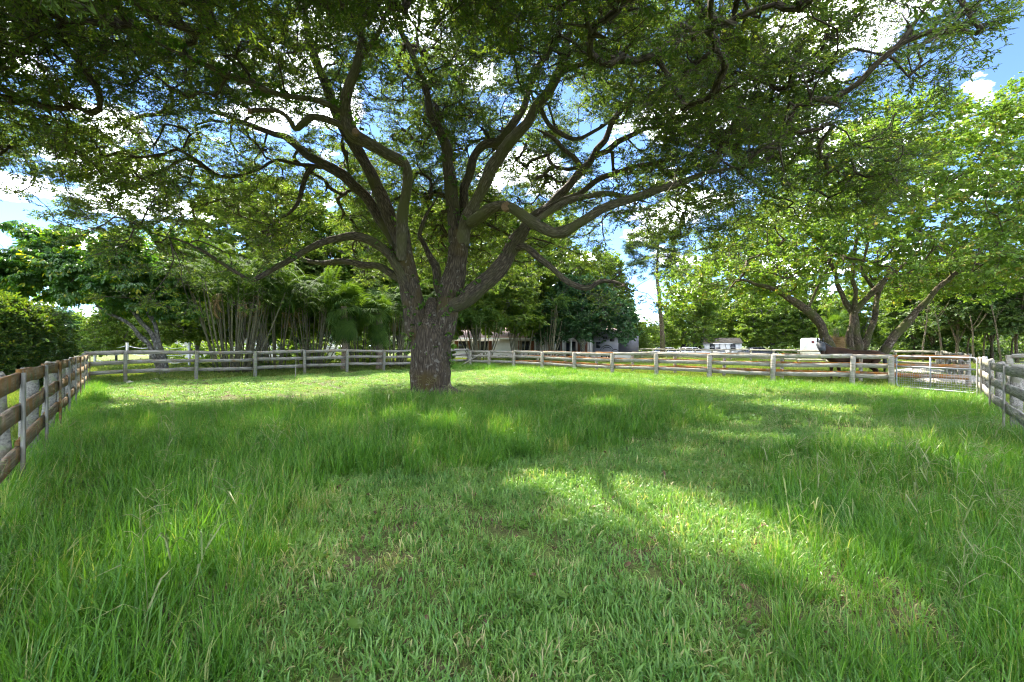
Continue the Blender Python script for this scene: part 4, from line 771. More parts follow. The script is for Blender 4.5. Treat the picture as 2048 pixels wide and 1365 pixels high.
# ------------------------------------------------------------------ palms
def frond_mesh(name, L_, mat, seed, n=34, droop=1.1, leaf=.42):
    g = np.random.default_rng(seed); t = np.linspace(0, 1, n); el = R(62) - droop * t ** 1.2 * 1.35; ds = L_ / n
    x = np.cumsum(np.cos(el)) * ds; z = np.cumsum(np.sin(el)) * ds; pts = np.stack([x, 0 * x, z], 1)
    v, q, t_, _ = tube(pts[::3], np.linspace(.018, .004, len(pts[::3])), 4, False); V = [v]; Q = [q]; T_ = []; nn_ = len(v)
    for k in range(4, n):
        ll = leaf * (.45 + .8 * math.sin(math.pi * min(1, (k / n) * .9 + .08))) * g.uniform(.85, 1.1); tn = np.array([math.cos(el[k]), 0, math.sin(el[k])])
        for s in (-1, 1):
            d1 = tn * .65 + np.array([0, s * .8, .28]); d1 /= np.linalg.norm(d1); d2 = d1 + np.array([0, 0, -g.uniform(.5, 1.1)]); d2 /= np.linalg.norm(d2)
            wv = np.cross(d1, [0, 0, 1.]); wv = wv / (np.linalg.norm(wv) + 1e-6) * .02; b = pts[k]; m = b + d1 * ll * .55; e = m + d2 * ll * .45
            V.append(np.array([b, m - wv, m + wv, e])); T_.append(np.array([[0, 1, 2], [1, 3, 2]]) + nn_); nn_ += 4
    return mesh(name, np.concatenate(V), [np.concatenate(Q), np.concatenate(T_)], [mat])
FR = [frond_mesh('frond', 2.5, M['palm_leaf'], 800 + k, droop=[.8, 1.1, 1.5, 1.9][k]) for k in range(4)]
DF = [frond_mesh('dead_frond', 1.9, M['dead_leaf'], 820 + k, droop=2.6, leaf=.3) for k in range(2)]
CN = []
for k in range(3):
    zz = np.linspace(0, 1, 9); v, q, t_, _ = tube(np.stack([.10 * np.sin(zz * 2.5) * zz, .02 * np.sin(zz * 9 + k), zz * 4.6], 1), np.interp(zz, [0, 1], [.045, .03]) * (1 + .12 * (np.arange(9) % 2)), 7, True); CN.append(mesh('cane', v, [q, t_], [M['cane']], smooth=True))
def cane_clump(label, px, d, n, spread, h, seed, dead=3, nf=5):
    g = np.random.default_rng(seed); r_ = thing('palm_clump', label, 'palm', spot(px, d), 0, 'clumping palms behind the fence')
    for k in range(n):
        a = g.uniform(0, 6.283); rr = spread * .32 * math.sqrt(g.uniform(.05, 1)); lean = g.uniform(.05, .42) * (rr / (spread * .32)) + .03; s = h / 4.6 * g.uniform(.75, 1.1)
        c = obj('cane', CN[k % 3], r_, (rr * math.cos(a), rr * math.sin(a), -.05), (0, lean, a)); c.scale = (1, 1, s)
        m = Euler((0, lean, a)).to_matrix(); top = Vector((rr * math.cos(a), rr * math.sin(a), 0)) + m @ Vector((.06, 0, 4.55 * s))
        for f in range(nf):
            fo = obj('frond', FR[g.integers(0, 4)], r_, tuple(top), (g.normal(0, .15), g.normal(.1, .2), a + g.normal(0, 1.3))); fo.scale = (g.uniform(.75, 1.15),) * 3
    for k in range(dead):
        a = g.uniform(0, 6.283); obj('dead_frond', DF[k % 2], r_, (.6 * math.cos(a), .6 * math.sin(a), h * g.uniform(.75, 1.0)), (0, g.uniform(.3, .9), a))
    for k in range(8):
        a = g.uniform(0, 6.283); fo = obj('frond', FR[g.integers(0, 3)], r_, (spread * .3 * math.cos(a), spread * .3 * math.sin(a), .05), (0, .1, a)); fo.scale = (.6,) * 3
cane_clump('widest palm clump of many tall canes, left of the oak', 468, 25.5, 44, 3.4, 5.0, 901, 5)
cane_clump('palm clump of dark thin canes between the widest clump and sabal palm', 622, 29.5, 26, 2.6, 4.6, 902, 3)
cane_clump('palm clump of fanning canes right behind the oak trunk', 785, 32, 26, 2.9, 4.4, 903, 2)
cane_clump('palm clump of fanning canes just right of the oak trunk', 962, 41, 24, 3.0, 4.0, 904, 2)
cane_clump('sparse palm clump before the far house, second right of the oak', 1040, 46, 13, 2.6, 4.6, 905, 2)
cane_clump('leafy palm clump at the dark tree before the far house', 1092, 46, 12, 2.6, 5.2, 906, 3)
cane_clump('slim palm clump leaning beside the widest clump, on its oak side', 552, 28.5, 18, 2.6, 4.8, 907, 2)
cane_clump('slim palm clump between the two fan palms', 722, 33, 16, 2.6, 4.8, 908, 3)
def fan_mesh(name, mat, seed, L_=.85):
    g = np.random.default_rng(seed); V = []; T_ = []; n_ = 0
    V.append(np.array([[0, .012, 0], [0, -.012, 0], [.75, 0, .1]])); T_.append(np.array([[0, 1, 2]])); n_ = 3
    for k in range(26):
        a = (k / 25 - .5) * 4.4; ll = L_ * (1 - .18 * abs(a) / 2.2) * g.uniform(.9, 1.08); d = np.array([math.cos(a), math.sin(a), -.05]); s = np.array([-d[1], d[0], 0]) * .028
        b = np.array([.75, 0, .1]); m = b + d * ll * .55; e = m + (d + np.array([0, 0, -g.uniform(.5, 1.4)])) * ll * .4
        V.append(np.array([b, m - s, m + s, e])); T_.append(np.array([[0, 1, 2], [1, 3, 2]]) + n_); n_ += 4
    return mesh(name, np.concatenate(V), [np.concatenate(T_)], [mat])
FN = [fan_mesh('fan_leaf', M['palm_leaf'], 830 + k) for k in range(3)]; FD = [fan_mesh('dead_fan_leaf', M['dead_leaf'], 840 + k) for k in range(2)]
def sabal(label, px, d, h, nl, nd, seed, deadcol=True):
    g = np.random.default_rng(seed); r_ = thing('fan_palm', label, 'palm', spot(px, d)); limb_obj('trunk', *L3([[0, 0, -.2, .24], [.05, 0, h * .4, .19], [.02, 0, h * .8, .2], [0, 0, h, .16]], .2), M['palm_trunk'], r_, 14, .2, seed)
    for k in range(nl):
        a = g.uniform(0, 6.283); el = g.uniform(-.75, 1.3); f = obj('fan_leaf', FN[k % 3], r_, (0, 0, h - .05 + .1 * g.normal()), (g.normal(0, .3), -el, a)); f.scale = (g.uniform(.9, 1.25),) * 3
    for k in range(nd):
        a = g.uniform(0, 6.283); f = obj('dead_fan_leaf', FD[k % 2] if deadcol else FN[k % 3], r_, (.1 * math.cos(a), .1 * math.sin(a), h - .2 - g.uniform(0, 1.0)), (g.normal(0, .3), g.uniform(.9, 1.35), a)); f.scale = (g.uniform(.8, 1.1),) * 3
sabal('fan palm with shaggy drooping skirt left of the oak trunk', 688, 27.5, 3.9, 34, 26, 921, False)
sabal('fan palm with green drooping leaves close behind the oak trunk', 758, 29, 3.6, 34, 16, 922, False)
sabal('small fan palm with straw-coloured skirt behind the white horse trailer', 1672, 36, 2.9, 16, 44, 923)

# ------------------------------------------------------------------ far buildings and vehicles
def face_cam(px, d): return math.atan2(-(px - 1024) / F, 1) * 0
hs = thing('house', 'long low white house with brown shutters and tiled roof behind the palms', 'house', (-9.0, 59, 0))
W_ = 24.4
MB().box(0, W_, 0, 8, -.2, 2.55).build('wall', M['wall'], hs)
rf_ = MB().add([[-.6, -1.0, 2.56], [W_ + .6, -1.0, 2.56], [W_ + .6, 9, 2.56], [-.6, 9, 2.56], [2.5, 4, 4.5], [W_ - 2.5, 4, 4.5]], [[0, 1, 5, 4], [2, 3, 4, 5], [3, 2, 1, 0]], [[1, 2, 5], [3, 0, 4]]).build('roof', M['roof'], hs)
MB().box(-.6, W_ + .6, -1.06, -1.002, 2.40, 2.58).build('fascia', M['white'], rf_)
def window(parent, x, z, w_, h_, y, shut=True, frame='white'):
    f = MB().box(x - .06, x + w_ + .06, y - .05, y - .003, z - .06, z + h_ + .06).build('window', M[frame], parent)
    MB().box(x, x + w_, y - .062, y - .051, z, z + h_).build('pane', M['glass'], f)
    if shut:
        for xx in (x - .52, x + w_ + .08): MB().box(xx, xx + .44, y - .07, y - .004, z - .05, z + h_ + .05).build('shutter', M['shutter'], parent)
for px in (1052, 968, 1112, 925): window(hs, (px - 1024) / F * 59 + 9.0 - .5, .95, 1.0, 1.2, 0)
for px in (1137, 1147): MB().box((px - 1024) / F * 59 + 9 - .3, (px - 1024) / F * 59 + 9 + .28, -.05, -.003, 0, 2.1).build('door', M['glass'], hs)
for px in (1159, 1171): MB().box((px - 1024) / F * 59 + 9 - .25, (px - 1024) / F * 59 + 9 + .25, -.05, -.003, .4, 2.1).build('shutter', M['shutter'], hs)
for px in (1110, 1126, 1142, 1163, 1180): MB().box((px - 1024) / F * 58 + 9 - .13, (px - 1024) / F * 58 + 9 + .13, -.99, -.75, -.1, 2.55).build('column', M['wall'], hs)
# second white house far left behind the canes
h2 = thing('house', 'white house with porch posts glimpsed through the palm canes on the left', 'house', (-44.5, 60, 0))
MB().box(0, 20, 0, 7, -.2, 2.5).build('wall', M['white'], h2)
MB().add([[-.5, -1.2, 2.52], [20.5, -1.2, 2.52], [20.5, 7.5, 2.52], [-.5, 7.5, 2.52], [2, 3.3, 4.2], [18, 3.3, 4.2]], [[0, 1, 5, 4], [2, 3, 4, 5], [3, 2, 1, 0]], [[1, 2, 5], [3, 0, 4]]).build('roof', M['greypanel'], h2)
for x in (2.0, 6.5, 11, 13.5, 16.5): window(h2, x, .8, 1.3, 1.3, 0, False)
for x in np.arange(.5, 20, 2.7): MB().box(x, x + .16, -1.1, -.94, -.1, 2.5).build('porch_post', M['white'], h2)
# white rail fence before it
def wfence(label, pts, H, ropes=False):
    r_ = thing('rope_fence' if ropes else 'white_rail_fence', label, 'fence', (pts[0][0], pts[0][1], 0))
    for p in pts: MB().box(-.06, .06, -.06, .06, -.2, H + .08).build('post', M['white'], r_, loc=(p[0] - pts[0][0], p[1] - pts[0][1], 0))
    for a, b in zip(pts[:-1], pts[1:]):
        a = np.array(a); b = np.array(b)
        for f in (.92, .6, .28):
            s = np.linspace(0, 1, 9)[:, None]; p3 = np.concatenate([a + (b - a) * s - np.array(pts[0]), np.full((9, 1), H * f) - (.22 * 4 * s * (1 - s) if ropes else 0)], 1)
            MB().tube(p3, .02 if ropes else .055, 6).build('rope' if ropes else 'rail', M['white'], r_, True)
wfence('white rail fence behind the palm canes left of the oak', [(-27, 50), (-24, 48.5), (-21, 47), (-18.5, 45.5), (-16, 44)], 1.5)
wfence('thin white rope fence beyond the corner of the grey fence', [(-33, 36), (-29.6, 35), (-26.4, 34), (-23.4, 33)], 1.7, True)

# grey living-quarters trailer
tr = thing('grey_trailer', 'grey box trailer with black swooshes and small dark windows beside the house', 'trailer', spot(1219, 52), R(-6))
x0, x1 = -1.75, 1.0
MB().prism([(x0, .55), (x1, .55), (x1, 3.0), (x1 - .1, 3.12), (x0 + .1, 3.12), (x0, 3.0)], 0, 2.6).build('body', M['greypanel'], tr)
MB().box(x1 + .003, x1 + 2.3, .3, 3.0, .6, 2.95).build('end_box', M['darkgrey'], tr)
for (a, b, c, d_) in ((-1.5, -1.05, 1.3, 2.0), (.05, .55, 2.05, 2.6), (-.75, -.25, 2.35, 2.62)): MB().box(a, b, -.03, -.003, c, d_).build('window', M['glass'], tr)
for (cx, r1, a0, a1, zc) in ((-.3, .75, .25, 2.9, .85), (-.3, .55, .35, 2.6, .85), (.65, .5, .6, 2.7, .62)):
    aa = np.linspace(a0, a1, 16); v = []; 
    for k, t in enumerate(aa): ww = .055 * math.sin(math.pi * (k + .6) / 16.5); v += [[cx + (r1 - ww) * math.cos(t), -.006, zc + (r1 - ww) * math.sin(t)], [cx + (r1 + ww) * math.cos(t), -.006, zc + (r1 + ww) * math.sin(t)]]
    MB().add(v, [[2 * k, 2 * k + 1, 2 * k + 3, 2 * k + 2] for k in range(15)]).build('swoosh', M['black'], tr)
def wheel(parent, x, y, r_, w_=.22):
    wv = obj('wheel', None, parent) if False else MB().tube([[x, y, r_], [x, y + w_, r_]], r_, 18).build('wheel', M['rubber'], parent, True)
    MB().tube([[x, y - .006, r_], [x, y + .02, r_]], r_ * .58, 14).build('rim', M['galv'], wv, True)
for x in (-.6, .2): wheel(tr, x, -.02, .36)
MB().tube([[-1.75, 1.3, .6], [-2.9, 1.3, .55]], .07, 6).build('hitch', M['black'], tr); MB().tube([[-.1, 1.2, 3.1], [-.1, 1.2, 3.35]], .3, 12).build('roof_vent', M['white'], tr)
# garden shed
sh = thing('garden_shed', 'white garden shed with weathered brown roof and two windows', 'shed', (26.7, 63, 0), R(-12))
MB().prism([(0, -.1), (4.7, -.1), (4.7, 2.0), (0, 2.0)], 0, 3.0).build('wall', M['white'], sh)
MB().add([[0, 0, 2.003], [0, 3, 2.003], [0, 1.5, 2.62], [4.7, 0, 2.003], [4.7, 3, 2.003], [4.7, 1.5, 2.62]], None, [[0, 2, 1], [3, 4, 5]]).build('gable', M['white'], sh)
MB().add([[-.15, -.2, 1.96], [4.85, -.2, 1.96], [4.85, 1.5, 2.68], [-.15, 1.5, 2.68], [4.85, 3.2, 1.96], [-.15, 3.2, 1.96], [-.15, -.2, 1.90], [4.85, -.2, 1.90], [4.85, 1.5, 2.625], [-.15, 1.5, 2.625], [4.85, 3.2, 1.90], [-.15, 3.2, 1.90]],
         [[0, 1, 2, 3], [3, 2, 4, 5], [7, 6, 9, 8], [8, 9, 11, 10], [0, 6, 7, 1], [5, 4, 10, 11], [1, 7, 8, 2], [2, 8, 10, 4], [0, 3, 9, 6], [3, 5, 11, 9]]).build('roof', M['shedroof'], sh)
for x in (.62, 3.3):
    window(sh, x, .95, .62, .85, 0, False); MB().box(x - .02, x + .64, -.075, -.063, 1.34, 1.39).build('window_bar', M['white'], sh)
MB().box(1.75, 2.75, -.04, -.003, .0, 1.85).build('door', M['wall'], sh)
for x in np.arange(.3, 4.7, .4): MB().box(x, x + .03, -.014, -.002, 0, 1.9).build('batten', M['white'], sh)
# white horse trailer with a rounded nose
ht = thing('horse_trailer', 'white round-nosed horse trailer with small dark red emblem left of the horse', 'trailer', spot(1625, 47), R(-30))
a_ = np.linspace(-1.35, 1.35, 13); prof = [(.92 * math.sin(t) / math.sin(1.35), -.75 * (math.cos(t) - math.cos(1.35))) for t in a_]
nose = [(x, y) for x, y in prof] + [(.92, 3.6), (-.92, 3.6)]; kk = len(nose)
v = [[x, y, .45] for x, y in nose] + [[x, y, 2.2] for x, y in nose] + [[x * .93, y * .9 + .05, 2.34] for x, y in nose]
q = [[i, (i + 1) % kk, kk + (i + 1) % kk, kk + i] for i in range(kk)] + [[kk + i, kk + (i + 1) % kk, 2 * kk + (i + 1) % kk, 2 * kk + i] for i in range(kk)]
t_ = [[2 * kk, 2 * kk + i, 2 * kk + i + 1] for i in range(1, kk - 1)] + [[0, i + 1, i] for i in range(1, kk - 1)]
MB().add(v, q, t_).build('body', M['carwhite'], ht, False)
MB().tube([[0, -.62, 1.93], [0, -.605, 1.93]], .13, 16).build('emblem', M['emblem'], ht); MB().tube([[0, -.632, 1.93], [0, -.622, 1.93]], .07, 12).build('emblem_disc', M['black'], ht)
MB().box(-.95, .95, .3, 3.5, 1.02, 1.06).build('side_stripe', M['galv'], ht)
for y in (1.7, 2.5):
    for s in (-1, 1): wv = MB().tube([[s * .94, y, .34], [s * 1.12, y, .34]], .34, 16).build('wheel', M['rubber'], ht, True)
# parked cars
def car(label, px, d, rz, paint, suv):
    r_ = thing('parked_car', label, 'car', spot(px, d), rz, 'parked cars beyond the far fence'); hr = 1.82 if suv else 1.38; hb = 1.05 if suv else .82
    prof = [(-2.25, .35), (-2.28, hb * .8), (-2.1, hb), (-1.2 if suv else -1.35, hb + .03), (1.55 if suv else 1.4, hb), (2.15, hb * .86), (2.3, hb * .6), (2.28, .35)]
    b = MB(); b.prism(prof, -.9, .9); b.build('body', M[paint], r_)
    x0, x1, x2, x3 = (-2.05, -1.75, .55, 1.35) if suv else (-1.75, -1.0, .35, 1.2)
    c = [[x0, -.84, hb], [x3, -.84, hb], [x2, -.66, hr - .06], [x1, -.66, hr - .06], [x0, .84, hb], [x3, .84, hb], [x2, .66, hr - .06], [x1, .66, hr - .06]]
    MB().add(c, [[0, 1, 2, 3], [5, 4, 7, 6], [1, 5, 6, 2], [4, 0, 3, 7], [3, 2, 6, 7]]).build('glasshouse', M['glass'], r_)
    MB().prism([(x1 - .05, hr - .08), (x2 + .05, hr - .08), (x2 - .1, hr), (x1 + .1, hr)], -.68, .68).build('roof', M[paint], r_)
    for s in (-1, 1):
        for x in (x0 + (x1 - x0) * .5, (x1 + x2) / 2, x2 + (x3 - x2) * .45):
            MB().tube([[x + (.35 if x > x2 else (-.1 if x < x1 else 0)), s * .85, hb], [x - (.3 if x > x2 else (-.15 if x < x1 else 0)), s * .675, hr - .05]], .04, 6).build('pillar', M[paint], r_)
        for x in (-1.4, 1.4): wheel(r_, x, .75 if s > 0 else -.93, .34, .2)
        MB().box(2.2, 2.31, s * .75 - .14, s * .75 + .14, hb * .62, hb * .8).build('headlight', M['white'], r_)
car('dark sport utility car parked just left of the white shed', 1390, 66, R(20), 'cardark', True)
car('low white car parked beside the pine trunk', 1334, 62, R(15), 'carwhite', False)
car('white car parked in front of the dark car', 1383, 60, R(10), 'carwhite', False)
car('dark low car behind the fence right of the shed', 1515, 60, R(5), 'cardark', False)
gc = thing('golf_cart', 'white golf cart with flat roof in front of the shed', 'cart', spot(1446, 58), R(8))
MB().prism([(-1.1, .3), (1.15, .3), (1.2, .75), (.75, .95), (.6, .45), (0, .45), (0, .8), (-1.1, .8)], -.55, .55).build('body', M['white'], gc)
MB().prism([(-1.05, 1.80), (1.0, 1.80), (.85, 1.87), (-.9, 1.87)], -.6, .6).build('roof', M['white'], gc)
MB().box(-.65, -.05, -.5, .5, .803, .95).build('seat', M['darkgrey'], gc); MB().box(-.75, -.66, -.5, .5, .85, 1.35).build('backrest', M['darkgrey'], gc)
for s in (-1, 1):
    MB().tube([[.85, s * .5, .9], [.6, s * .5, 1.81]], .025, 6).build('roof_post', M['black'], gc); MB().tube([[-.85, s * .5, .78], [-.8, s * .5, 1.81]], .025, 6).build('roof_post', M['black'], gc)
    for x in (-.75, .75): wheel(gc, x, .45 if s > 0 else -.6, .23, .16)
# gravel heap and stones
def heap(name, label, cat, loc, r_, h_, mat, seed):
    g = np.random.default_rng(seed); n_, m_ = 22, 7; v = [[0, 0, h_]]; 
    for a in range(1, m_):
        for b in range(n_): rr = r_ * a / (m_ - 1) * g.uniform(.92, 1.08); v.append([rr * math.cos(b * 6.283 / n_) * 1.4, rr * math.sin(b * 6.283 / n_), h_ * (1 - (a / (m_ - 1)) ** 1.4) * g.uniform(.8, 1.15) - (.08 if a == m_ - 1 else 0)])
    t_ = [[0, 1 + b, 1 + (b + 1) % n_] for b in range(n_)]; q = [[1 + (a - 1) * n_ + b, 1 + a * n_ + b, 1 + a * n_ + (b + 1) % n_, 1 + (a - 1) * n_ + (b + 1) % n_] for a in range(1, m_ - 1) for b in range(n_)]
    o = obj(name, mesh(name, v, [np.array(q), np.array(t_)], [mat]), None, loc); o['label'] = label; o['category'] = cat; return o
heap('gravel_pile', 'low pale gravel heap behind the wire gate', 'gravel', (18.6, 19.0, 0), 1.3, .32, M['gravel'], 3)
heap('gravel_pile', 'faint flat gravel heap further back beyond the lane, above the first heap', 'gravel', (22.8, 25.5, 0), 1.5, .28, M['gravel'], 4)
for k, (px, y, s, lb) in enumerate([(258, 766, .16, 'pale flat stone in the grass near the fence corner'), (311, 762, .2, 'larger pale stone in the grass before the leaning grey trunk')]):
    d = 1365 / (y - 693); o = heap('stone', lb, 'stone', (*((px - 1024) / F * d, d), .02), s, s * .45, M['stone'], 5 + k)

# ------------------------------------------------------------------ the horse
hr = thing('horse', 'dark bay horse with grey fly mask looking over the rust-stained fence', 'horse', (15.0, 20.0, 0), R(176))
hr.scale = (1.06, 1.05, 1.03)
bm_v = {'pelvis': ((-.70, 0, 1.13), (.33, .33)), 'rump': ((-.96, 0, 1.06), (.25, .26)), 'loin': ((-.30, 0, 1.01), (.31, .31)), 'barrel': ((.10, 0, .99), (.34, .35)), 'girth': ((.48, 0, 1.05), (.30, .40)), 'chest': ((.78, .02, 1.05), (.26, .33)),
        'neck0': ((1.0, .04, 1.18), (.20, .29)), 'neck1': ((1.20, .10, 1.32), (.16, .235)), 'neck2': ((1.38, .20, 1.46), (.13, .18)), 'poll': ((1.50, .29, 1.57), (.11, .13)), 'brow': ((1.54, .40, 1.53), (.125, .135)), 'cheek': ((1.56, .51, 1.40), (.115, .135)), 'nose': ((1.58, .62, 1.22), (.078, .085)), 'muzzle': ((1.59, .68, 1.08), (.078, .075)),
        'tail0': ((-1.20, 0, 1.12), (.06, .06)), 'tail1': ((-1.27, 0, .9), (.06, .06)), 'tail2': ((-1.27, 0, .5), (.045, .045))}
order = [('pelvis', 'loin'), ('loin', 'barrel'), ('barrel', 'girth'), ('girth', 'chest'), ('chest', 'neck0'), ('neck0', 'neck1'), ('neck1', 'neck2'), ('neck2', 'poll'), ('poll', 'brow'), ('brow', 'cheek'), ('cheek', 'nose'), ('nose', 'muzzle'), ('pelvis', 'rump'), ('rump', 'tail0'), ('tail0', 'tail1'), ('tail1', 'tail2')]
for s, nm in ((1, 'l'), (-1, 'r')):
    f = .06 * s
    bm_v.update({f'h0{nm}': ((-.78, .17 * s, .86), (.17, .15)), f'h1{nm}': ((-.66 + f, .18 * s, .64), (.10, .10)), f'h2{nm}': ((-.90 + f, .18 * s, .42), (.055, .055)), f'h3{nm}': ((-.86 + f, .18 * s, .12), (.042, .042)), f'h4{nm}': ((-.80 + f, .18 * s, .02), (.06, .05)),
                 f'f0{nm}': ((.72, .16 * s, .82), (.12, .14)), f'f1{nm}': ((.72 - f, .16 * s, .44), (.058, .058)), f'f2{nm}': ((.70 - f, .16 * s, .12), (.04, .04)), f'f3{nm}': ((.75 - f, .16 * s, .02), (.058, .05))})
    order += [('pelvis', f'h0{nm}'), (f'h0{nm}', f'h1{nm}'), (f'h1{nm}', f'h2{nm}'), (f'h2{nm}', f'h3{nm}'), (f'h3{nm}', f'h4{nm}'), ('chest', f'f0{nm}'), (f'f0{nm}', f'f1{nm}'), (f'f1{nm}', f'f2{nm}'), (f'f2{nm}', f'f3{nm}')]
keys = list(bm_v); me = bpy.data.meshes.new('body'); me.from_pydata([bm_v[k][0] for k in keys], [(keys.index(a), keys.index(b)) for a, b in order], []); me.materials.append(M['horse'])
bo = obj('body', me, hr); sk = bo.modifiers.new('skin', 'SKIN'); ss = bo.modifiers.new('sub', 'SUBSURF'); ss.levels = 2; ss.render_levels = 2; sk.use_smooth_shade = True
for k, dta in zip(keys, me.skin_vertices[0].data): dta.radius = bm_v[k][1]; dta.use_root = (k == 'pelvis')
def blob(name, pts, rad, mat, n=12): MB().tube(pts, rad, n).build(name, mat, hr, True)
for s in (-1, 1):
    c = np.array([1.50 + s * .10, .32, 1.67]); blob('ear', [c - [0, 0, .04], c + [0, .02, .05], c + [s * .012, .02, .12], c + [s * .012, .03, .16]], [.03, .04, .028, .006], M['mane'], 8)
blob('fly_mask', [[1.535, .35, 1.60], [1.55, .43, 1.535], [1.565, .50, 1.46], [1.58, .58, 1.36], [1.592, .66, 1.26]], [.10, .148, .150, .132, .105], M['flymask'], 16)
blob('mane', [[.80, .02, 1.38], [1.0, .03, 1.47], [1.2, .09, 1.565], [1.37, .18, 1.645], [1.48, .27, 1.70]], [.02, .06, .065, .06, .03], M['mane'])
blob('tail', [[-1.16, 0, 1.16], [-1.24, 0, .95], [-1.25, 0, .65], [-1.22, 0, .38]], [.05, .075, .075, .02], M['mane'])

# ================================================================== GRASS
T_tall = proto_coll('tall_tuft', [blades('tall_tuft', 42, .16, .42, .0074, .15, [1.0, 1.3, .8, 1.5][i % 4], M['grass_tall'], 600 + i) for i in range(6)])
T_short = proto_coll('short_tuft', [blades('short_tuft', 46, .045, .125, .0092, .16, 1.9, M['grass_short'], 620 + i) for i in range(6)])
T_lawn = proto_coll('lawn_tuft', [blades('lawn_tuft', 44, .04, .10, .012, .24, 1.0, M['grass_lawn'], 640 + i, 2) for i in range(4)])
def stalk(name, seed):
    g = np.random.default_rng(seed); mb = MB(); h = g.uniform(.7, 1.05); le = g.uniform(.1, .35); p = np.array([[le * t ** 1.6 * h, 0, h * t] for t in np.linspace(0, 1, 7)]); mb.tube(p, np.linspace(.0028, .0012, 7), 3, False)
    for k in range(7):
        b = p[-1] - np.array([le * .02, 0, .022 * k]); a = g.uniform(0, 6.28); e = b + np.array([.11 * math.cos(a), .11 * math.sin(a), .03 + .04 * g.normal()]); mb.tube([b, (b + e) / 2 + [0, 0, .015], e], .0016, 3, False)
    for k in range(3):
        t = g.uniform(.15, .6); b = np.array([le * t ** 1.6 * h, 0, h * t]); a = g.uniform(0, 6.28); d = np.array([math.cos(a), math.sin(a), 0]); s = np.array([-d[1], d[0], 0]) * .005
        c = [b, b + d * .10 + [0, 0, .1], b + d * .24 + [0, 0, .09]]; mb.add(np.array([c[0] - s, c[0] + s, c[1] - s, c[1] + s, c[2], c[2] + s * .1]), [[0, 1, 3, 2], [2, 3, 5, 4]])
    return mesh(name, np.concatenate(mb.v), [np.concatenate(mb.q)], [M['seed']])
T_seed = proto_coll('seed_stalk', [stalk('seed_stalk', 660 + i) for i in range(5)])
def weed(name, seed):
    g = np.random.default_rng(seed); lv, lf_ = leaf_shape('round'); V = []; Ft = []; n_ = 0
    for k in range(6): m = rotm((g.normal(0, .25), -g.uniform(.0, .7), g.uniform(0, 6.28))); V.append((lv * g.uniform(.04, .075)) @ m.T + np.array([0, 0, g.uniform(.03, .10)])); Ft.append(lf_ + n_); n_ += 6
    return mesh(name, np.concatenate(V), [np.concatenate(Ft)], [M['vine_leaf']])
T_weed = proto_coll('weed', [weed('weed', 680 + i) for i in range(3)])
lv, lf_ = leaf_shape('oblong'); T_lit = proto_coll('fallen_leaf', [mesh('fallen_leaf', lv * .055 * [1, 1.2, 1.6], [lf_], [M['litter']])])

POLY = np.array([lf[-1], C_left, apex, FR0 - .43 * FRD, ga, gb, R0, rf[-1], [4, -1.5], [-2.0, -1.5]])
def inside(x, y, P_):
    c = np.zeros(len(x), bool); k = len(P_)
    for i in range(k):
        x0, y0 = P_[i]; x1, y1 = P_[(i + 1) % k]
        cond = ((y0 > y) != (y1 > y)) & (x < (x1 - x0) * (y - y0) / (y1 - y0 + 1e-12) + x0); c ^= cond
    return c
def tallness(x, y):
    p = np.stack([x, y, 0 * x], 1); nz = .35 * noise3(p, 1.6, 81) + .2 * noise3(p, 4.0, 82)
    bA = np.interp(y, [0, 2, 3.5, 5.0, 5.5, 6.3, 7.5, 8.7, 10.5, 12, 13, 14], [-1.0, -1.05, -1.5, -1.9, -.4, 1.2, 2.5, 4.2, 5.0, 4.2, .5, -2.5])
    A = np.minimum((bA - x) / .45 + nz, (np.interp(x, [-14, -9, -5, -2, 4], [9.5, 10.5, 11.5, 13.0, 12.8]) - y) / .8 + nz)
    bB = np.interp(y, [0, 2, 3, 4.5, 6, 6.8, 7.3], [.85, 1.0, 1.25, 2.2, 3.1, 4.8, 9]); B = np.minimum((x - bB) / .45 + nz, (7.4 - y) / .6 + nz)
    dist = (x - 12.4) * -.744 + (y - 16.6) * -.668; C = np.minimum(np.minimum(dist / .5, (3.6 - dist) / .8 + nz), 1.0) 
    D = np.minimum((x - .72 * y) / .8 + nz, (y - 8.5) / .8) * .8
    E = np.minimum((1.6 - np.hypot((x - 2.6) / 2.2, (y - 15.5) / 3.0)) * 1.5 + nz, 1) * .85
    dl = ((x - C_left[0]) * 1.63 + (y - C_left[1]) * 1.426) / 2.166; G = np.minimum((.8 - dl) / .3 + nz * .5, 1) * .8
    root_ = np.clip((np.hypot(x + 2.5, (y - 14.0) * .8) - 1.0) / .7, 0, 1)          # trodden ground round the oak
    return np.clip(np.maximum.reduce([A, B, C * .85, D, E, G]), 0, 1) * root_
def field(n, x0, x1, y0, y1, dens, seed):
    g = np.random.default_rng(seed); x = g.uniform(x0, x1, n); y = g.uniform(y0, y1, n); return x, y, g
def view(x, y): return (np.abs(x) < 1.25 * np.maximum(y, 0) + 2.2)
def place(name, pc, x, y, s, g, tilt=.12, dz=0):
    o = scatter(name, pc, np.column_stack([x, y, gz(x, y) + dz]), np.stack([g.normal(0, tilt, len(x)), g.normal(0, tilt, len(x)), g.uniform(0, 6.283, len(x))], 1), s, None, 1); return o
area = 36 * 36; 
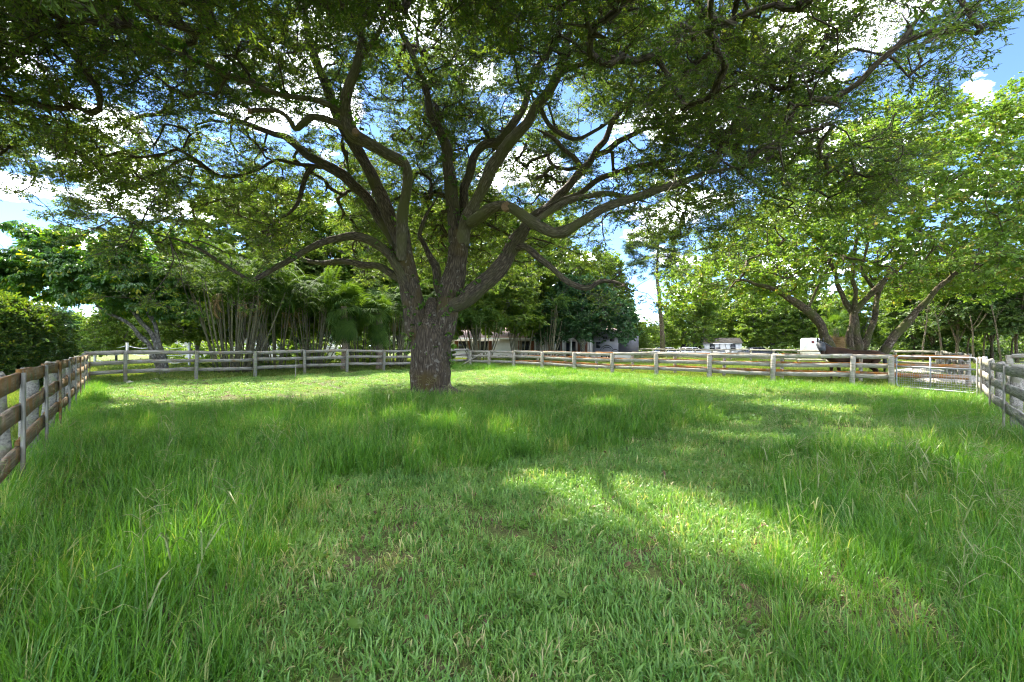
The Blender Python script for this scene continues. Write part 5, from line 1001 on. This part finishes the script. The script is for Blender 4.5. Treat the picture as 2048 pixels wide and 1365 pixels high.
# short sward
x, y, g = field(160 * area, -18, 18, -1.2, 34.8, 0, 91)
dn = np.interp(np.hypot(x, y), [2, 4, 8, 15, 30], [150, 110, 60, 30, 16]) / 160
pch = noise3(np.stack([x, y, 0 * x], 1), 1.3, 83) + .6 * noise3(np.stack([x, y, 0 * x], 1), 3.7, 84)
bare = np.clip((pch + 1.0) / .5, .42, 1); tal = tallness(x, y)
near_oak = np.clip((np.hypot(x + 2.5, y - 14.3) - .7) / 1.0, .12, 1)
ok = view(x, y) & (g.uniform(0, 1, len(x)) < dn * bare * near_oak * (1 - .45 * tal)); ok[ok] &= inside(x[ok], y[ok], POLY)
x, y, dd_ = x[ok], y[ok], np.hypot(x[ok], y[ok]); s = g.uniform(.7, 1.15, len(x)) * np.interp(dd_, [3, 8, 15, 30], [1, 1.15, 1.4, 1.7]) * np.where((y > 11.5) & (x < -1), .62, 1.0)
o = place('short_grass', T_short, x, y, s, g); o['label'] = 'short broad-bladed pasture grass with thin patches'; o['category'] = 'grass'; print('short', len(x))
# tall grass
x, y, g = field(70 * area, -18, 18, -1.2, 34.8, 0, 92); tal = tallness(x, y)
dn = np.interp(np.hypot(x, y), [2, 4, 8, 15, 30], [62, 48, 34, 22, 12]) / 70
ok = view(x, y) & (g.uniform(0, 1, len(x)) < dn * np.clip(tal * 1.3, 0, 1)) & (tal > .08); ok[ok] &= inside(x[ok], y[ok], POLY)
x, y, tal = x[ok], y[ok], tal[ok]; s = (.42 + .55 * tal) * g.uniform(.75, 1.2, len(x)) * np.interp(np.hypot(x, y), [3, 15, 30], [.95, 1.05, 1.2]) * (1 + .22 * noise3(np.stack([x, y, 0 * x], 1), 1.1, 85))
s *= np.where((y > 12) & (x > -1), .72, 1)
o = place('tall_grass', T_tall, x, y, s, g, .16); o['label'] = 'tall lush arching grass in uncut patches'; o['category'] = 'grass'; print('tall', len(x))
# seed stalks, weeds, fallen leaves
x, y, g = field(5200, -8, 9, 2, 13, 0, 93); tal = tallness(x, y); wgt = np.where((x > 2) & (y < 9), .55, .10); ok = view(x, y) & (tal > .5) & (g.uniform(0, 1, len(x)) < wgt * .55); x, y = x[ok], y[ok]
o = place('seed_grass', T_seed, x, y, g.uniform(.55, 1.05, len(x)), g, .12); o['label'] = 'pale seed stalks standing above the tall grass'; o['category'] = 'grass'
x, y, g = field(2600, -12, 12, 2, 18, 0, 94); ok = view(x, y) & (noise3(np.stack([x, y, 0 * x], 1), 1.7, 86) > .1); ok[ok] &= inside(x[ok], y[ok], POLY); x, y = x[ok], y[ok]
o = place('weeds', T_weed, x, y, g.uniform(.45, .95, len(x)), g); o['label'] = 'small round-leaved weeds among the short grass'; o['category'] = 'weeds'
x, y, g = field(11000, -13, 10, 1.5, 24, 0, 95); ok = view(x, y); ok[ok] &= inside(x[ok], y[ok], POLY); x, y = x[ok], y[ok]
o = place('leaf_litter', T_lit, x, y, g.uniform(.6, 1.4, len(x)), g, .5, .02); o['label'] = 'brown fallen oak leaves lying between the grass'; o['category'] = 'leaves'
# lawns outside the fences
x, y, g = field(26 * 80 * 50, -40, 40, 4, 54, 0, 96); dn = np.interp(np.hypot(x, y), [8, 20, 40, 60], [26, 16, 9, 5]) / 26
ok = (np.abs(x) < 1.2 * y + 1) & (g.uniform(0, 1, len(x)) < dn); ok[ok] &= ~inside(x[ok], y[ok], POLY); x, y = x[ok], y[ok]
o = place('lawn_grass', T_lawn, x, y, g.uniform(.8, 1.3, len(x)) * np.interp(np.hypot(x, y), [10, 50], [1, 1.8]), g); o['label'] = 'mown yellow-green lawn beyond the fences'; o['category'] = 'grass'; print('lawn', len(x))
